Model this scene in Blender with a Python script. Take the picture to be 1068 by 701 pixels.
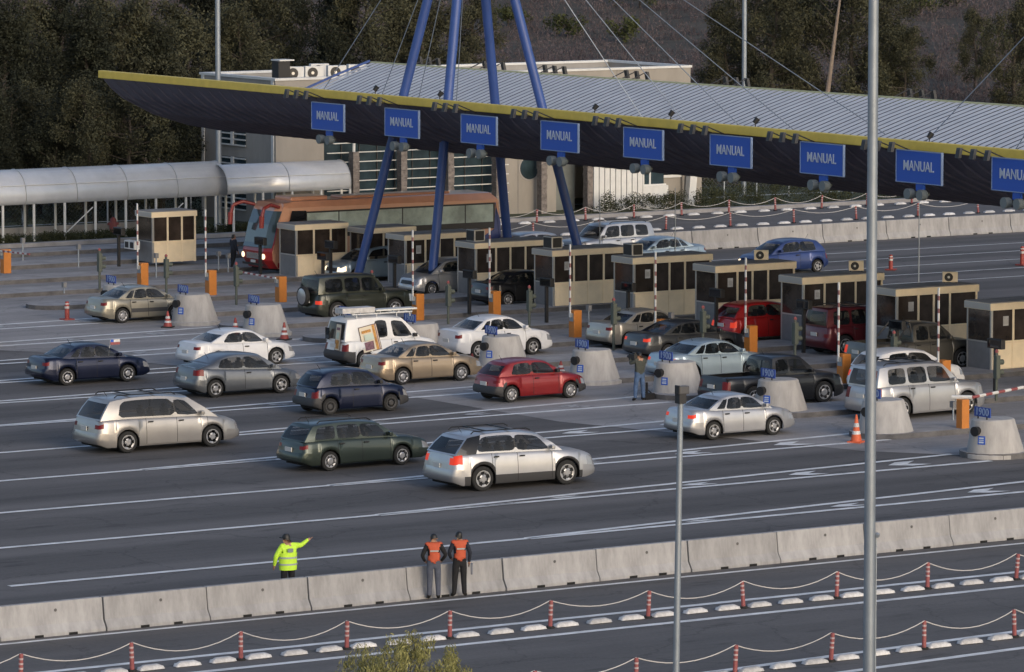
import bpy, bmesh, math, random
import numpy as np
from mathutils import Vector, Matrix
R = math.radians
for o in list(bpy.data.objects): bpy.data.objects.remove(o)
scene = bpy.context.scene
col = scene.collection

# ------------------------------------------------------------------ camera
CX, CY, F, H = 534.0, 350.5, 5260.0, 21.06
PHI = R(33); TH = math.atan(537/F)
fx, fy = math.sin(PHI), math.cos(PHI)
rx, ry = math.cos(PHI), -math.sin(PHI)
ct, st = math.cos(TH), math.sin(TH)
cam = bpy.data.cameras.new('camera'); cam_o = bpy.data.objects.new('camera', cam); col.objects.link(cam_o)
cam.sensor_width = 36; cam.lens = 36*F/1068; cam.clip_start = 1; cam.clip_end = 4000
m = Matrix(((rx, fx*st, -fx*ct), (ry, fy*st, -fy*ct), (0, ct, st)))
cam_o.matrix_world = Matrix.Translation((0, 0, H)) @ m.to_4x4()
scene.camera = cam_o
# ------------------------------------------------------------------ light
SUN_EL = 20
w = bpy.data.worlds.new('World'); scene.world = w; w.use_nodes = True
nt = w.node_tree; bg = nt.nodes['Background']
sky = nt.nodes.new('ShaderNodeTexSky'); sky.sky_type = 'NISHITA'; sky.sun_disc = False
sky.sun_elevation = R(SUN_EL); sky.sun_rotation = R(180)
sky.air_density = 0.8; sky.dust_density = 1.9; sky.ozone_density = 0.5; sky.altitude = 0
nt.links.new(sky.outputs[0], bg.inputs[0]); bg.inputs[1].default_value = 0.15
sl = bpy.data.lights.new('sun', 'SUN'); so = bpy.data.objects.new('sun', sl); col.objects.link(so)
sl.energy = 0.5; sl.angle = R(35); sl.color = (1.0, 0.97, 0.94)
sd = Vector((0.0, -math.cos(R(SUN_EL)), math.sin(R(SUN_EL))))
so.rotation_euler = sd.to_track_quat('Z', 'Y').to_euler()
scene.view_settings.view_transform = 'Standard'; scene.view_settings.look = 'None'
scene.view_settings.exposure = 0.35; scene.view_settings.gamma = 1

def ray(px, py):
    u = (px-CX)/F; v = (CY-py)/F
    return (fx*ct+rx*u+fx*st*v, fy*ct+ry*u+fy*st*v, -st+ct*v)
def G(px, py, h=0.0):
    d = ray(px, py); t = (h-H)/d[2]
    return d[0]*t, d[1]*t
def on_x(px, X):
    d = ray(px, 300); return d[1]*X/d[0]

# ------------------------------------------------------------------ materials
MATS = {}
def mat(name, colr, rough=0.7, metal=0.0, var=0.0, vscale=3.0, bump=0.0, coat=0.0, spec=0.5, emit=None, es=0.0, stretch=(1, 1, 1), var_col=None, alpha=1.0, trans=0.0, coords='Object', flake=0):
    if name in MATS: return MATS[name]
    M = bpy.data.materials.new(name); M.use_nodes = True
    t = M.node_tree; b = t.nodes['Principled BSDF']
    c = (colr[0], colr[1], colr[2], 1)
    b.inputs['Base Color'].default_value = c; b.inputs['Roughness'].default_value = rough
    b.inputs['Metallic'].default_value = metal; b.inputs['Specular IOR Level'].default_value = spec
    b.inputs['Coat Weight'].default_value = coat; b.inputs['Coat Roughness'].default_value = 0.05
    b.inputs['Transmission Weight'].default_value = trans; b.inputs['Alpha'].default_value = alpha
    if emit: b.inputs['Emission Color'].default_value = (*emit, 1); b.inputs['Emission Strength'].default_value = es
    if var > 0 or bump > 0:
        tc = t.nodes.new('ShaderNodeTexCoord'); mp = t.nodes.new('ShaderNodeMapping')
        mp.inputs['Scale'].default_value = stretch
        t.links.new(tc.outputs[coords], mp.inputs[0])
        n = t.nodes.new('ShaderNodeTexNoise'); n.inputs['Scale'].default_value = vscale; n.inputs['Detail'].default_value = 6
        n.inputs['Roughness'].default_value = 0.65
        t.links.new(mp.outputs[0], n.inputs['Vector'])
        if var > 0:
            r = t.nodes.new('ShaderNodeValToRGB')
            d = var_col or tuple(x*(1-var) for x in colr)
            l = tuple(min(1, x*(1+var*0.5)) for x in colr)
            r.color_ramp.elements[0].color = (*d, 1); r.color_ramp.elements[0].position = 0.32
            r.color_ramp.elements[1].color = (*l, 1); r.color_ramp.elements[1].position = 0.68
            t.links.new(n.outputs['Fac'], r.inputs[0]); t.links.new(r.outputs[0], b.inputs['Base Color'])
        if bump > 0:
            bp = t.nodes.new('ShaderNodeBump'); bp.inputs['Strength'].default_value = bump; bp.inputs['Distance'].default_value = 0.05
            t.links.new(n.outputs['Fac'], bp.inputs['Height']); t.links.new(bp.outputs[0], b.inputs['Normal'])
    MATS[name] = M
    return M

def asphalt(name, base, band_amp=0.35, pitch=6.7, phase=123.3, blotch=0.25):
    M = bpy.data.materials.new(name); M.use_nodes = True
    t = M.node_tree; b = t.nodes['Principled BSDF']; L = t.links.new
    tc = t.nodes.new('ShaderNodeTexCoord'); sx = t.nodes.new('ShaderNodeSeparateXYZ'); L(tc.outputs['Object'], sx.inputs[0])
    def math_(op, a, bb=None, c=None):
        n = t.nodes.new('ShaderNodeMath'); n.operation = op
        for i, v in enumerate((a, bb, c)):
            if v is None: continue
            if isinstance(v, (int, float)): n.inputs[i].default_value = v
            else: L(v, n.inputs[i])
        return n.outputs[0]
    mp = t.nodes.new('ShaderNodeMapping'); mp.inputs['Scale'].default_value = (0.03, 0.5, 1); L(tc.outputs['Object'], mp.inputs[0])
    n1 = t.nodes.new('ShaderNodeTexNoise'); n1.inputs['Scale'].default_value = 1.3; n1.inputs['Detail'].default_value = 8; n1.inputs['Roughness'].default_value = 0.7; L(mp.outputs[0], n1.inputs['Vector'])
    n2 = t.nodes.new('ShaderNodeTexNoise'); n2.inputs['Scale'].default_value = 0.35; n2.inputs['Detail'].default_value = 8; n2.inputs['Roughness'].default_value = 0.75; L(tc.outputs['Object'], n2.inputs['Vector'])
    n3 = t.nodes.new('ShaderNodeTexNoise'); n3.inputs['Scale'].default_value = 9; n3.inputs['Detail'].default_value = 6; L(tc.outputs['Object'], n3.inputs['Vector'])
    # driven lane centre is darker, the strip beside the line paler
    ph = math_('MULTIPLY', math_('SUBTRACT', sx.outputs[1], phase), 2*math.pi/pitch)
    band = math_('COSINE', ph)
    v = math_('MULTIPLY_ADD', band, 0.13*band_amp, 0.5)
    band2 = math_('COSINE', math_('MULTIPLY', ph, 3.0)); v = math_('MULTIPLY_ADD', band2, -0.05*band_amp, v)
    v = math_('ADD', v, math_('MULTIPLY', math_('SUBTRACT', n1.outputs['Fac'], 0.5), 0.9))
    v = math_('ADD', v, math_('MULTIPLY', math_('SUBTRACT', n2.outputs['Fac'], 0.5), blotch*2))
    v = math_('ADD', v, math_('MULTIPLY', math_('SUBTRACT', n3.outputs['Fac'], 0.5), 0.35))
    n4 = t.nodes.new('ShaderNodeTexNoise'); n4.inputs['Scale'].default_value = 1.1; n4.inputs['Detail'].default_value = 3; mp4 = t.nodes.new('ShaderNodeMapping'); mp4.inputs['Scale'].default_value = (.45, 1.3, 1); L(tc.outputs['Object'], mp4.inputs[0]); L(mp4.outputs[0], n4.inputs['Vector'])
    v = math_('SUBTRACT', v, math_('MULTIPLY', math_('MAXIMUM', math_('SUBTRACT', n4.outputs['Fac'], 0.60), 0.0), 2.4))
    vo = t.nodes.new('ShaderNodeTexVoronoi'); vo.feature = 'DISTANCE_TO_EDGE'; vo.inputs['Scale'].default_value = .16; wv = t.nodes.new('ShaderNodeVectorMath'); wv.operation = 'MULTIPLY_ADD'; L(n2.outputs['Color'], wv.inputs[0]); wv.inputs[1].default_value = (2.5, 2.5, 0); L(tc.outputs['Object'], wv.inputs[2]); L(wv.outputs[0], vo.inputs['Vector'])
    v = math_('SUBTRACT', v, math_('MULTIPLY', math_('LESS_THAN', vo.outputs['Distance'], 0.006), 0.22))
    r = t.nodes.new('ShaderNodeValToRGB'); L(v, r.inputs[0])
    r.color_ramp.elements[0].position = 0.1; r.color_ramp.elements[0].color = (*(x*0.62 for x in base), 1)
    r.color_ramp.elements[1].position = 0.9; r.color_ramp.elements[1].color = (*(x*1.45 for x in base), 1)
    L(r.outputs[0], b.inputs['Base Color']); b.inputs['Roughness'].default_value = 0.85; b.inputs['Specular IOR Level'].default_value = 0.3
    bp = t.nodes.new('ShaderNodeBump'); bp.inputs['Strength'].default_value = 0.4; bp.inputs['Distance'].default_value = 0.02; L(n3.outputs['Fac'], bp.inputs['Height']); L(bp.outputs[0], b.inputs['Normal'])
    return M

def foliage(name, c1, c2, scale=0.35, rough=0.8):
    M = bpy.data.materials.new(name); M.use_nodes = True
    t = M.node_tree; b = t.nodes['Principled BSDF']; L = t.links.new
    g = t.nodes.new('ShaderNodeNewGeometry'); n = t.nodes.new('ShaderNodeTexNoise'); n.inputs['Scale'].default_value = scale; n.inputs['Detail'].default_value = 6
    n.inputs['Roughness'].default_value = 0.7
    L(g.outputs['Position'], n.inputs['Vector'])
    ri = t.nodes.new('ShaderNodeMath'); ri.operation = 'MULTIPLY_ADD'; L(g.outputs['Random Per Island'], ri.inputs[0]); ri.inputs[1].default_value = 0.3
    L(n.outputs['Fac'], ri.inputs[2])
    r = t.nodes.new('ShaderNodeValToRGB'); L(ri.outputs[0], r.inputs[0])
    r.color_ramp.elements[0].position = 0.42; r.color_ramp.elements[0].color = (*c1, 1)
    r.color_ramp.elements[1].position = 0.88; r.color_ramp.elements[1].color = (*c2, 1)
    L(r.outputs[0], b.inputs['Base Color']); b.inputs['Roughness'].default_value = rough; b.inputs['Specular IOR Level'].default_value = 0.25
    return M

M_ROAD = asphalt('asphalt_plaza', (0.120, 0.113, 0.110), 1.6, 6.7, 123.3, 0.16)
M_ROAD2 = asphalt('asphalt_side', (0.120, 0.114, 0.111), 0.3, 8.3, 108, 0.2)
M_SLAB = asphalt('concrete_slab', (0.275, 0.262, 0.258), 0.8, 6.25, 150.7, 0.3)
M_CONC = mat('concrete', (0.33, 0.315, 0.30), 0.9, var=0.3, vscale=1.1, bump=0.3, stretch=(1, 1, .5))
M_CONC2 = mat('concrete_barrier', (0.35, 0.345, 0.345), 0.9, var=0.25, vscale=2.2, bump=0.25, stretch=(1.6, 1, .45))
M_CONE = mat('cast_concrete', (0.40, 0.385, 0.37), 0.9, var=0.2, vscale=2.6, bump=0.1, stretch=(1.5, 1.5, .35))
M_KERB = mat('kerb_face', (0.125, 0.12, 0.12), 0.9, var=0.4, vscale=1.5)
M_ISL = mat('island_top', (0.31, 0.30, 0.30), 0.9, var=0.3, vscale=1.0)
M_PAINT = mat('road_paint', (0.78, 0.78, 0.77), 0.7, var=0.35, vscale=4, stretch=(.35, 1, 1))
M_PAINT_WORN = mat('road_paint_worn', (0.42, 0.42, 0.42), 0.8, var=0.6, vscale=3.0, var_col=(0.10, 0.10, 0.105))
M_WHITE = mat('white_plastic', (0.60, 0.59, 0.58), 0.6, var=0.3, vscale=6)
M_WHITEM = mat('white_metal', (0.62, 0.62, 0.60), 0.45, var=0.1, vscale=2)
M_CREAM = mat('cream_metal', (0.84, 0.70, 0.49), 0.4, metal=0.0, var=0.12, vscale=1.5)
M_GREYM = mat('grey_metal', (0.20, 0.20, 0.205), 0.5, metal=0.2, var=0.15, vscale=2)
M_ALU = mat('aluminium', (0.46, 0.455, 0.44), 0.35, metal=0.6)
M_GALV = mat('galvanised_steel', (0.27, 0.305, 0.345), 0.5, metal=0.5, var=0.15, vscale=1.5)
M_DARK = mat('dark_metal', (0.02, 0.02, 0.022), 0.55)
M_BLACK = mat('black_plastic', (0.012, 0.012, 0.013), 0.5)
M_RUB = mat('rubber', (0.016, 0.016, 0.016), 0.85)
M_GLASS = mat('dark_glass', (0.008, 0.009, 0.011), 0.04, spec=0.38); M_CARG = mat('car_glass', (0.010, 0.012, 0.014), 0.04, spec=0.42, alpha=.62); M_SEAT = mat('seat_cloth', (.07, .068, .065), .9)
M_BGLASS = mat('booth_glass', (0.048, 0.037, 0.031), 0.10, spec=0.6, var=.6, vscale=1.2)
M_BLUEG = mat('blue_glass', (0.030, 0.050, 0.060), 0.10, spec=0.6, var=0.5, vscale=.6)
M_BLUE = mat('blue_paint', (0.03, 0.07, 0.24), 0.45, var=0.12, vscale=1)
M_SIGN = mat('sign_blue', (0.016, 0.085, 0.44), 0.5)
M_SIGNW = mat('sign_white', (0.42, 0.48, 0.58), 0.5)
M_YEL = mat('yellow_paint', (0.72, 0.53, 0.09), 0.5, var=0.12, vscale=1.5)
M_ORANGE = mat('orange_cabinet', (0.50, 0.175, 0.028), 0.5, var=0.1, vscale=3)
M_RED = mat('red_plastic', (0.27, 0.075, 0.075), 0.6, var=0.15, vscale=8)
M_ROPE = mat('chain_white', (0.52, 0.50, 0.48), 0.7)
M_SKIN = mat('skin', (0.34, 0.19, 0.13), 0.6)
M_SEAM = mat('seam', (0.012, 0.012, 0.012), 0.8)
M_PLATE = mat('number_plate', (0.55, 0.55, 0.53), 0.5)
M_CHROME = mat('chrome', (0.55, 0.55, 0.55), 0.2, metal=0.9)
M_RIM = mat('wheel_silver', (0.36, 0.36, 0.37), 0.35, metal=0.5)
M_TAIL = mat('tail_lamp_red', (0.15, 0.008, 0.008), 0.35, spec=.3)
M_TAILON = mat('tail_lamp_lit', (0.4, 0.02, 0.012), 0.4, spec=.3, emit=(1.0, 0.07, 0.02), es=0.38)
M_HEAD = mat('head_lamp', (0.35, 0.35, 0.36), 0.15, metal=.4)
M_HEADON = mat('head_lamp_lit', (0.8, 0.7, 0.5), 0.3, emit=(1.0, 0.78, 0.5), es=1.3)
M_BUMP = mat('grey_bumper', (0.035, 0.035, 0.037), 0.6)
M_CAVITY = mat('cavity', (0.01, 0.01, 0.01), 0.9)
M_GREENPOST = mat('green_grey_post', (0.07, 0.082, 0.068), 0.6)
M_STONE = mat('stone_pillar', (0.20, 0.175, 0.16), 0.9, var=0.45, vscale=5, bump=0.5)
M_WOODY = mat('bark', (0.055, 0.045, 0.035), 0.9, var=0.3, vscale=4)

M_LAMPG = mat('signal_grey', (.13, .155, .165), .5)
M_SIGNB = mat('sign_border', (.20, .28, .45), .5)
M_BOOM = mat('boom_band', (.22, .09, .09), .6)
M_BANDW = mat('post_band', (.42, .34, .34), .6)
def vary(M, amt):
    t = M.node_tree; b = t.nodes['Principled BSDF']; oi = t.nodes.new('ShaderNodeObjectInfo'); mr = t.nodes.new('ShaderNodeMapRange')
    mr.inputs['To Min'].default_value = 1-amt; mr.inputs['To Max'].default_value = 1+amt*.5; t.links.new(oi.outputs['Random'], mr.inputs['Value'])
    v = t.nodes.new('ShaderNodeVectorMath'); v.operation = 'SCALE'; t.links.new(b.inputs['Base Color'].links[0].from_socket, v.inputs[0]); t.links.new(mr.outputs[0], v.inputs['Scale']); t.links.new(v.outputs[0], b.inputs['Base Color'])
vary(M_CONC2, .13); vary(M_WHITE, .25); vary(M_CONE, .15); vary(M_CREAM, .10)
# ------------------------------------------------------------------ mesh helper
class MB:
    def __init__(s): s.v = []; s.f = []; s.m = []; s.mats = []
    def mi(s, m):
        if m not in s.mats: s.mats.append(m)
        return s.mats.index(m)
    def face(s, idx, m): s.f.append(idx); s.m.append(s.mi(m))
    def add(s, vs, fs, m):
        n = len(s.v); s.v += [tuple(x) for x in vs]; k = s.mi(m)
        for f in fs: s.f.append([n+i for i in f]); s.m.append(k)
        return s
    def box(s, x0, x1, y0, y1, z0, z1, m):
        v = [(x0,y0,z0),(x1,y0,z0),(x1,y1,z0),(x0,y1,z0),(x0,y0,z1),(x1,y0,z1),(x1,y1,z1),(x0,y1,z1)]
        return s.add(v, [(0,3,2,1),(4,5,6,7),(0,1,5,4),(1,2,6,5),(2,3,7,6),(3,0,4,7)], m)
    def tube(s, p, q, r, m, n=8, r2=None, cap=True):
        p = Vector(p); q = Vector(q); r2 = r if r2 is None else r2
        d = (q-p).normalized(); a = d.orthogonal().normalized(); b = d.cross(a)
        vs = []
        for c, rr in ((p, r), (q, r2)):
            for i in range(n):
                t = 2*math.pi*i/n; vs.append(c+(a*math.cos(t)+b*math.sin(t))*rr)
        fs = [(i, (i+1) % n, n+(i+1) % n, n+i) for i in range(n)]
        if cap: fs += [tuple(range(n-1, -1, -1)), tuple(range(n, 2*n))]
        return s.add(vs, fs, m)
    def lathe(s, c, prof, m, n=20, axis='z'):
        vs = []; fs = []
        for (r, z) in prof:
            for i in range(n):
                t = 2*math.pi*i/n; a, b = r*math.cos(t), r*math.sin(t)
                vs.append((c[0]+a, c[1]+b, c[2]+z) if axis == 'z' else (c[0]+a, c[1]+z, c[2]+b) if axis == 'y' else (c[0]+z, c[1]+a, c[2]+b))
        for k in range(len(prof)-1):
            for i in range(n):
                j = (i+1) % n; fs.append((k*n+i, k*n+j, (k+1)*n+j, (k+1)*n+i))
        fs.append(tuple(range(n-1, -1, -1))); fs.append(tuple((len(prof)-1)*n+i for i in range(n)))
        return s.add(vs, fs, m)
    def prism(s, poly, y0, y1, m, axis='y'):
        n = len(poly)
        def P(a, b, t): return (a, t, b) if axis == 'y' else (t, a, b) if axis == 'x' else (a, b, t)
        vs = [P(a, b, y0) for a, b in poly]+[P(a, b, y1) for a, b in poly]
        fs = [tuple(range(n)), tuple(range(2*n-1, n-1, -1))]+[(i, i+n, (i+1) % n+n, (i+1) % n) for i in range(n)]
        return s.add(vs, fs, m)
    def build(s, name, parent=None, smooth=False, loc=None, bevel=0, ang=35):
        me = bpy.data.meshes.new(name); me.from_pydata(s.v, [], s.f)
        for mm in s.mats: me.materials.append(mm)
        me.polygons.foreach_set('material_index', s.m)
        bm = bmesh.new(); bm.from_mesh(me)
        if smooth: bmesh.ops.remove_doubles(bm, verts=bm.verts, dist=0.0005)
        bmesh.ops.recalc_face_normals(bm, faces=bm.faces); bm.to_mesh(me); bm.free()
        if smooth:
            me.polygons.foreach_set('use_smooth', [True]*len(me.polygons)); me.set_sharp_from_angle(angle=R(ang))
        me.update()
        o = bpy.data.objects.new(name, me); col.objects.link(o)
        if parent: o.parent = parent
        if loc is not None: o.location = loc
        if bevel:
            b = o.modifiers.new('bevel', 'BEVEL'); b.width = bevel; b.segments = 2; b.limit_method = 'ANGLE'
        return o

def tag(o, label=None, cat=None, group=None, kind=None):
    if label: o['label'] = label
    if cat: o['category'] = cat
    if group: o['group'] = group
    if kind: o['kind'] = kind
    return o
def thing(name, label, cat, loc=(0, 0, 0), rz=0, group=None):
    o = bpy.data.objects.new(name, None); col.objects.link(o); o.empty_display_size = 0.3
    o.location = loc; o.rotation_euler = (0, 0, rz); return tag(o, label, cat, group)
def dup(root, loc=None, rz=None, label=None):
    kids = list(root.children)
    r = root.copy(); col.objects.link(r)
    if loc is not None: r.location = loc
    if rz is not None: r.rotation_euler = (0, 0, rz)
    if label: r['label'] = label
    for ch in kids:
        c = ch.copy(); col.objects.link(c); c.parent = r
        for g in list(ch.children):
            d = g.copy(); col.objects.link(d); d.parent = c
    return r
ORD = ['first','second','third','fourth','fifth','sixth','seventh','eighth','ninth','tenth','eleventh','twelfth','thirteenth','fourteenth','fifteenth','sixteenth','seventeenth','eighteenth','nineteenth','twentieth']
def nth(i):
    if i < 20: return ORD[i]
    k = i+1; tens = {2: 'twenty', 3: 'thirty', 4: 'forty', 5: 'fifty', 6: 'sixty'}[k//10]
    return (tens+'-'+ORD[k % 10-1]) if k % 10 else tens[:-1]+'ieth'
def sheet(name, pts, z, m):
    b = MB(); b.add([(x, y, z) for x, y in pts], [tuple(range(len(pts)))], m)
    return tag(b.build(name), kind='structure')
_fonts = {}
def text_mesh(s, m, size, name, parent, loc, rot, sx=1.0, depth=0.01):
    cu = bpy.data.curves.new(name, 'FONT'); cu.body = s; cu.size = size; cu.align_x = 'CENTER'; cu.align_y = 'CENTER'; cu.extrude = depth
    cu.offset = 0.008*size
    t = bpy.data.objects.new('tmp', cu); col.objects.link(t)
    dg = bpy.context.evaluated_depsgraph_get(); dg.update()
    me = bpy.data.meshes.new_from_object(t.evaluated_get(dg)); bpy.data.objects.remove(t)
    me.name = name; me.materials.clear(); me.materials.append(m)
    for v in me.vertices: v.co.x *= sx
    o = bpy.data.objects.new(name, me); col.objects.link(o); o.parent = parent; o.location = loc; o.rotation_euler = rot
    return o

# ------------------------------------------------------------------ ground and roads
rng = np.random.default_rng(7); random.seed(7)
def hz(d, l=0):
    if d < 296: return 0.0
    t = d-296
    z = 0.055*t*min(1, t/25)
    if d > 440: z += 0.22*(d-440)*min(1, (d-440)/80)
    return z+0.8*math.sin(l*0.05+1)*min(1, t/60)*math.sin(d*0.045)
def DL(d, l): return (d*fx+l*rx, d*fy+l*ry)
# terrain as a grid in forward / lateral axes
nd, nl = 110, 60
ds = [-60+360*(i/30) for i in range(31)]+[300+ (i**1.55)*2.2 for i in range(1, nd-30)]
ls = [-500+1000*j/(nl-1) for j in range(nl)]
b = MB(); vs = []
for d in ds:
    for l in ls:
        x, y = DL(d, l); vs.append((x, y, hz(d, l)))
fs = [(i*nl+j, i*nl+j+1, (i+1)*nl+j+1, (i+1)*nl+j) for i in range(len(ds)-1) for j in range(nl-1)]
M_GROUND = mat('dry_ground', (0.062, 0.055, 0.042), 0.95, var=0.5, vscale=0.5, bump=0.4)
b.add(vs, fs, M_GROUND); tag(b.build('ground', smooth=True), kind='structure')
M_GRASS = mat('grass_ground', (0.055, 0.065, 0.028), 0.95, var=0.55, vscale=0.9, bump=0.5)
sheet('verge', [(60, 223), (260, 223), (260, 246), (60, 246)], 0.02, M_GRASS)
sheet('service_road', [(-60, 40), (330, 40), (330, 115.3), (-60, 115.3)], 0.004, M_ROAD2)
sheet('plaza_road', [(-60, 115.3), (330, 115.3), (330, 203.4), (-60, 203.4)], 0.008, M_ROAD)
sheet('back_road', [(-60, 203.4), (330, 203.4), (330, 222.5), (-60, 222.5)], 0.004, M_ROAD2)
# pale concrete slab round the booths, its near edge stepping across the lanes
sheet('concrete_slab', [(108.5, 125.5), (101.5, 134.5), (97.5, 147), (97, 164), (93, 178), (84, 190), (70, 199), (20, 203.6), (20, 222), (122, 222), (126, 204), (128, 150), (130, 125.5)], 0.016, M_SLAB)

def strip(bm_, x0, y0, x1, y1, wd, z, m):
    d = Vector((x1-x0, y1-y0)).normalized(); n = Vector((-d.y, d.x))*wd/2
    bm_.add([(x0-n.x, y0-n.y, z), (x1-n.x, y1-n.y, z), (x1+n.x, y1+n.y, z), (x0+n.x, y0+n.y, z)], [(0, 1, 2, 3)], m)
ISL_Y = [118.6+0.0, 124.6, 131.2, 137.6, 144.4, 150.9, 157.1, 163.25, 169.4, 175.5, 181.7, 187.8, 194.0, 200.2, 206.0, 212.6, 218.6]
# island Y from k=2 (cone at the right edge of the frame)
lines = MB()
LINES_Y = [123.3, 130.0, 136.7, 143.4, 149.9, 156.7, 163.1, 169.0, 175.0, 181.0, 187.2]
ISLX = [104.6, 104.6, 105.3, 105.6, 105.4, 105.3, 105.6, 105.6, 105.6, 105.0, 104.2]
for k, y in enumerate(LINES_Y):
    yi = ISL_Y[k+1]; xs = 82+random.uniform(-3, 2)-(k*0.2); xe = ISLX[k]-1.2
    x_start = 63.5 if k == 0 else -40
    strip(lines, x_start, y, xs, y, 0.28, 0.024, M_PAINT)
    strip(lines, xs, y-0.07, xe, yi-1.05, 0.28, 0.024, M_PAINT)
    strip(lines, xs, y+0.07, xe, yi+1.05, 0.28, 0.024, M_PAINT)
    if k == 0:
        strip(lines, xe, yi-1.05, 140, yi-1.3, 0.15, 0.024, M_PAINT); strip(lines, xe, yi+1.05, 140, yi+1.3, 0.15, 0.024, M_PAINT)
    # chevrons inside the gore, small hooked arrows pointing back at the traffic
    for xc in ([86, 91.2, 95.6, 99.8] if k else [86.5, 92.2, 97.8]):
        f = (xc-xs)/(xe-xs); hw = 0.07+f*1.0-0.18; yc = y+(yi-y)*f
        if hw < 0.12: continue
        hw = max(hw, 0.16)
        Z = 0.028; mm = M_PAINT if k < 4 else M_PAINT_WORN; hw *= .66; a_ = 0.35+hw*0.6; tk = 0.8
        for sg in (-1, 1):
            lines.add([(xc, yc, Z), (xc+tk, yc, Z), (xc+tk+a_, yc+sg*hw, Z), (xc+a_, yc+sg*hw, Z)], [(0, 1, 2, 3)], mm)
    if k:
        f0 = 0.03; lines.add([(xs+0.5, y-.02, .028), (xs+5, y-.12, .028), (xs+5, y+.16, .028)], [(0, 1, 2)], M_PAINT_WORN)
lines_o = tag(lines.build('lane_lines'), kind='structure')
l2 = MB()
strip(l2, 50, 99.52, 130, 105.84, .27, .012, M_PAINT); strip(l2, 50, 97.5, 130, 103.8, .27, .012, M_PAINT)
for y in (110.25, 108.15, 114.62):
    strip(l2, -40, y, 260, y, 0.27 if y < 114 else 0.2, 0.012, M_PAINT)
for y in (197.6, 193.9, 190.2, 186.5, 183.0):
    strip(l2, 139, y, 300, y, 0.16, 0.022, M_PAINT)
tag(l2.build('road_markings'), kind='structure')

# kerbed islands
def island(x0, x1, yc, hw, h=0.2, name='traffic_island'):
    n = 8; pts = []
    for i in range(n+1):
        t = math.pi/2+math.pi*i/n; pts.append((x0+hw+hw*math.cos(t), yc+hw*math.sin(t)))
    pts += [(x1, yc-hw), (x1, yc+hw)]
    b = MB(); N = len(pts)
    top = [(x, y, h) for x, y in pts]; bot = [(x, y, 0) for x, y in pts]
    inn = [(yc0 if False else x+(0.14 if x < x0+hw else 0.0), yc+(y-yc)*(1-0.14/hw), h) for (x, y) in pts for yc0 in (0,)]
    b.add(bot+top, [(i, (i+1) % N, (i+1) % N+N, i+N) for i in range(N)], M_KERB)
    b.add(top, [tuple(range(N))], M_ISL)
    return tag(b.build(name), kind='structure')
isl_x0 = {2: 103.2, 3: 103.4, 4: 104.4, 5: 104.3, 6: 104.2, 7: 104.4, 8: 104.4, 9: 104, 10: 103.6, 11: 103.0, 12: 101.0, 13: 60, 14: 60, 15: 60, 16: 60}
for k in range(2, 17):
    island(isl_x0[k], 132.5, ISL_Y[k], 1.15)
# a few metres of kerb along the far verge
b = MB(); b.box(20, 260, 222.4, 222.9, 0, 0.2, M_ISL); tag(b.build('kerb'), kind='structure')

# ------------------------------------------------------------------ concrete barriers
def barrier_proto(length, hgt=0.88):
    b = MB(); s = hgt/0.88
    prof = [(-0.30, 0), (0.30, 0), (0.30, 0.09), (0.16, 0.30*s), (0.09, hgt), (-0.09, hgt), (-0.16, 0.30*s), (-0.30, 0.09)]
    L_ = length/2
    b.prism([(a, c) for a, c in prof], -L_+0.02, L_-0.02, M_CONC2, axis='x')
    o = b.build('concrete_barrier', bevel=0.015)
    for xx in (-0.55, 0.45): d = MB(); d.box(xx, xx+0.25, -0.32, -0.29, 0.0, 0.07, M_CAVITY); d.build('lifting_slot', o)
    d = MB(); d.lathe((0.15, -0.128, 0.66), [(0.045, 0.0), (0.03, 0.03)], M_KERB, 8, 'y'); d.build('lifting_eye', o)
    return o
bp0 = barrier_proto(3.13)
xs = [57.4+3.13*i for i in range(0, 14)]
GB = 'concrete barrier blocks beside the two vested men'
for i, x in enumerate(xs):
    o = bp0 if i == 0 else dup(bp0)
    yy = 115.3+0.02*(x-57)*0.5 + (0.02 if i % 2 else 0)
    o.location = (x, yy, 0); o.rotation_euler = (0, 0, random.uniform(-.003, .003)+R(.4))
    tag(o, 'weathered concrete barrier block, %s from the left in the near row' % nth(i), 'concrete barrier', GB)
bp1 = barrier_proto(4.0, 0.95)
for i in range(13):
    o = bp1 if i == 0 else dup(bp1)
    o.location = (128.5+4.0*i, 203.25, 0)
    tag(o, 'pale barrier block, %s from the left in the far row' % nth(i), 'concrete barrier', 'concrete barrier blocks along the far carriageway')

# ------------------------------------------------------------------ chain delineators
def post_proto(h=0.73):
    t = thing('delineator_post', '', 'post')
    b = MB(); b.lathe((0, 0, 0), [(0.06, 0), (0.055, h*0.95), (0.05, h)], M_RED, 10); o = b.build('stem', t, smooth=True)
    for z in (0.34, 0.46, 0.58): b = MB(); b.lathe((0, 0, z), [(0.059, 0), (0.059, 0.045)], M_BANDW, 10); b.build('reflective_band', t)
    b = MB(); b.lathe((0, 0, 0), [(0.13, 0), (0.11, 0.05)], M_RUB, 10); b.build('foot', t)
    return t
def lump_proto(L_=0.72):
    b = MB(); n = 7; ys = [-.13, -.11, -.05, .05, .11, .13]; 
    xs_ = [-L_/2, -L_/2+.05, -L_/2+.16, L_/2-.16, L_/2-.05, L_/2]
    zz = [0, .6, 1, 1, .6, 0]
    vs = [(x, y*(1 if 0 < i < 5 else .8), 0.02+0.12*min(zz[i], zz[j])) for i, x in enumerate(xs_) for j, y in enumerate(ys)]
    fs = [(i*6+j, i*6+j+1, (i+1)*6+j+1, (i+1)*6+j) for i in range(5) for j in range(5)]
    b.add(vs, fs, M_WHITE)
    return b.build('lane_separator', smooth=True, ang=60)
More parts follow.
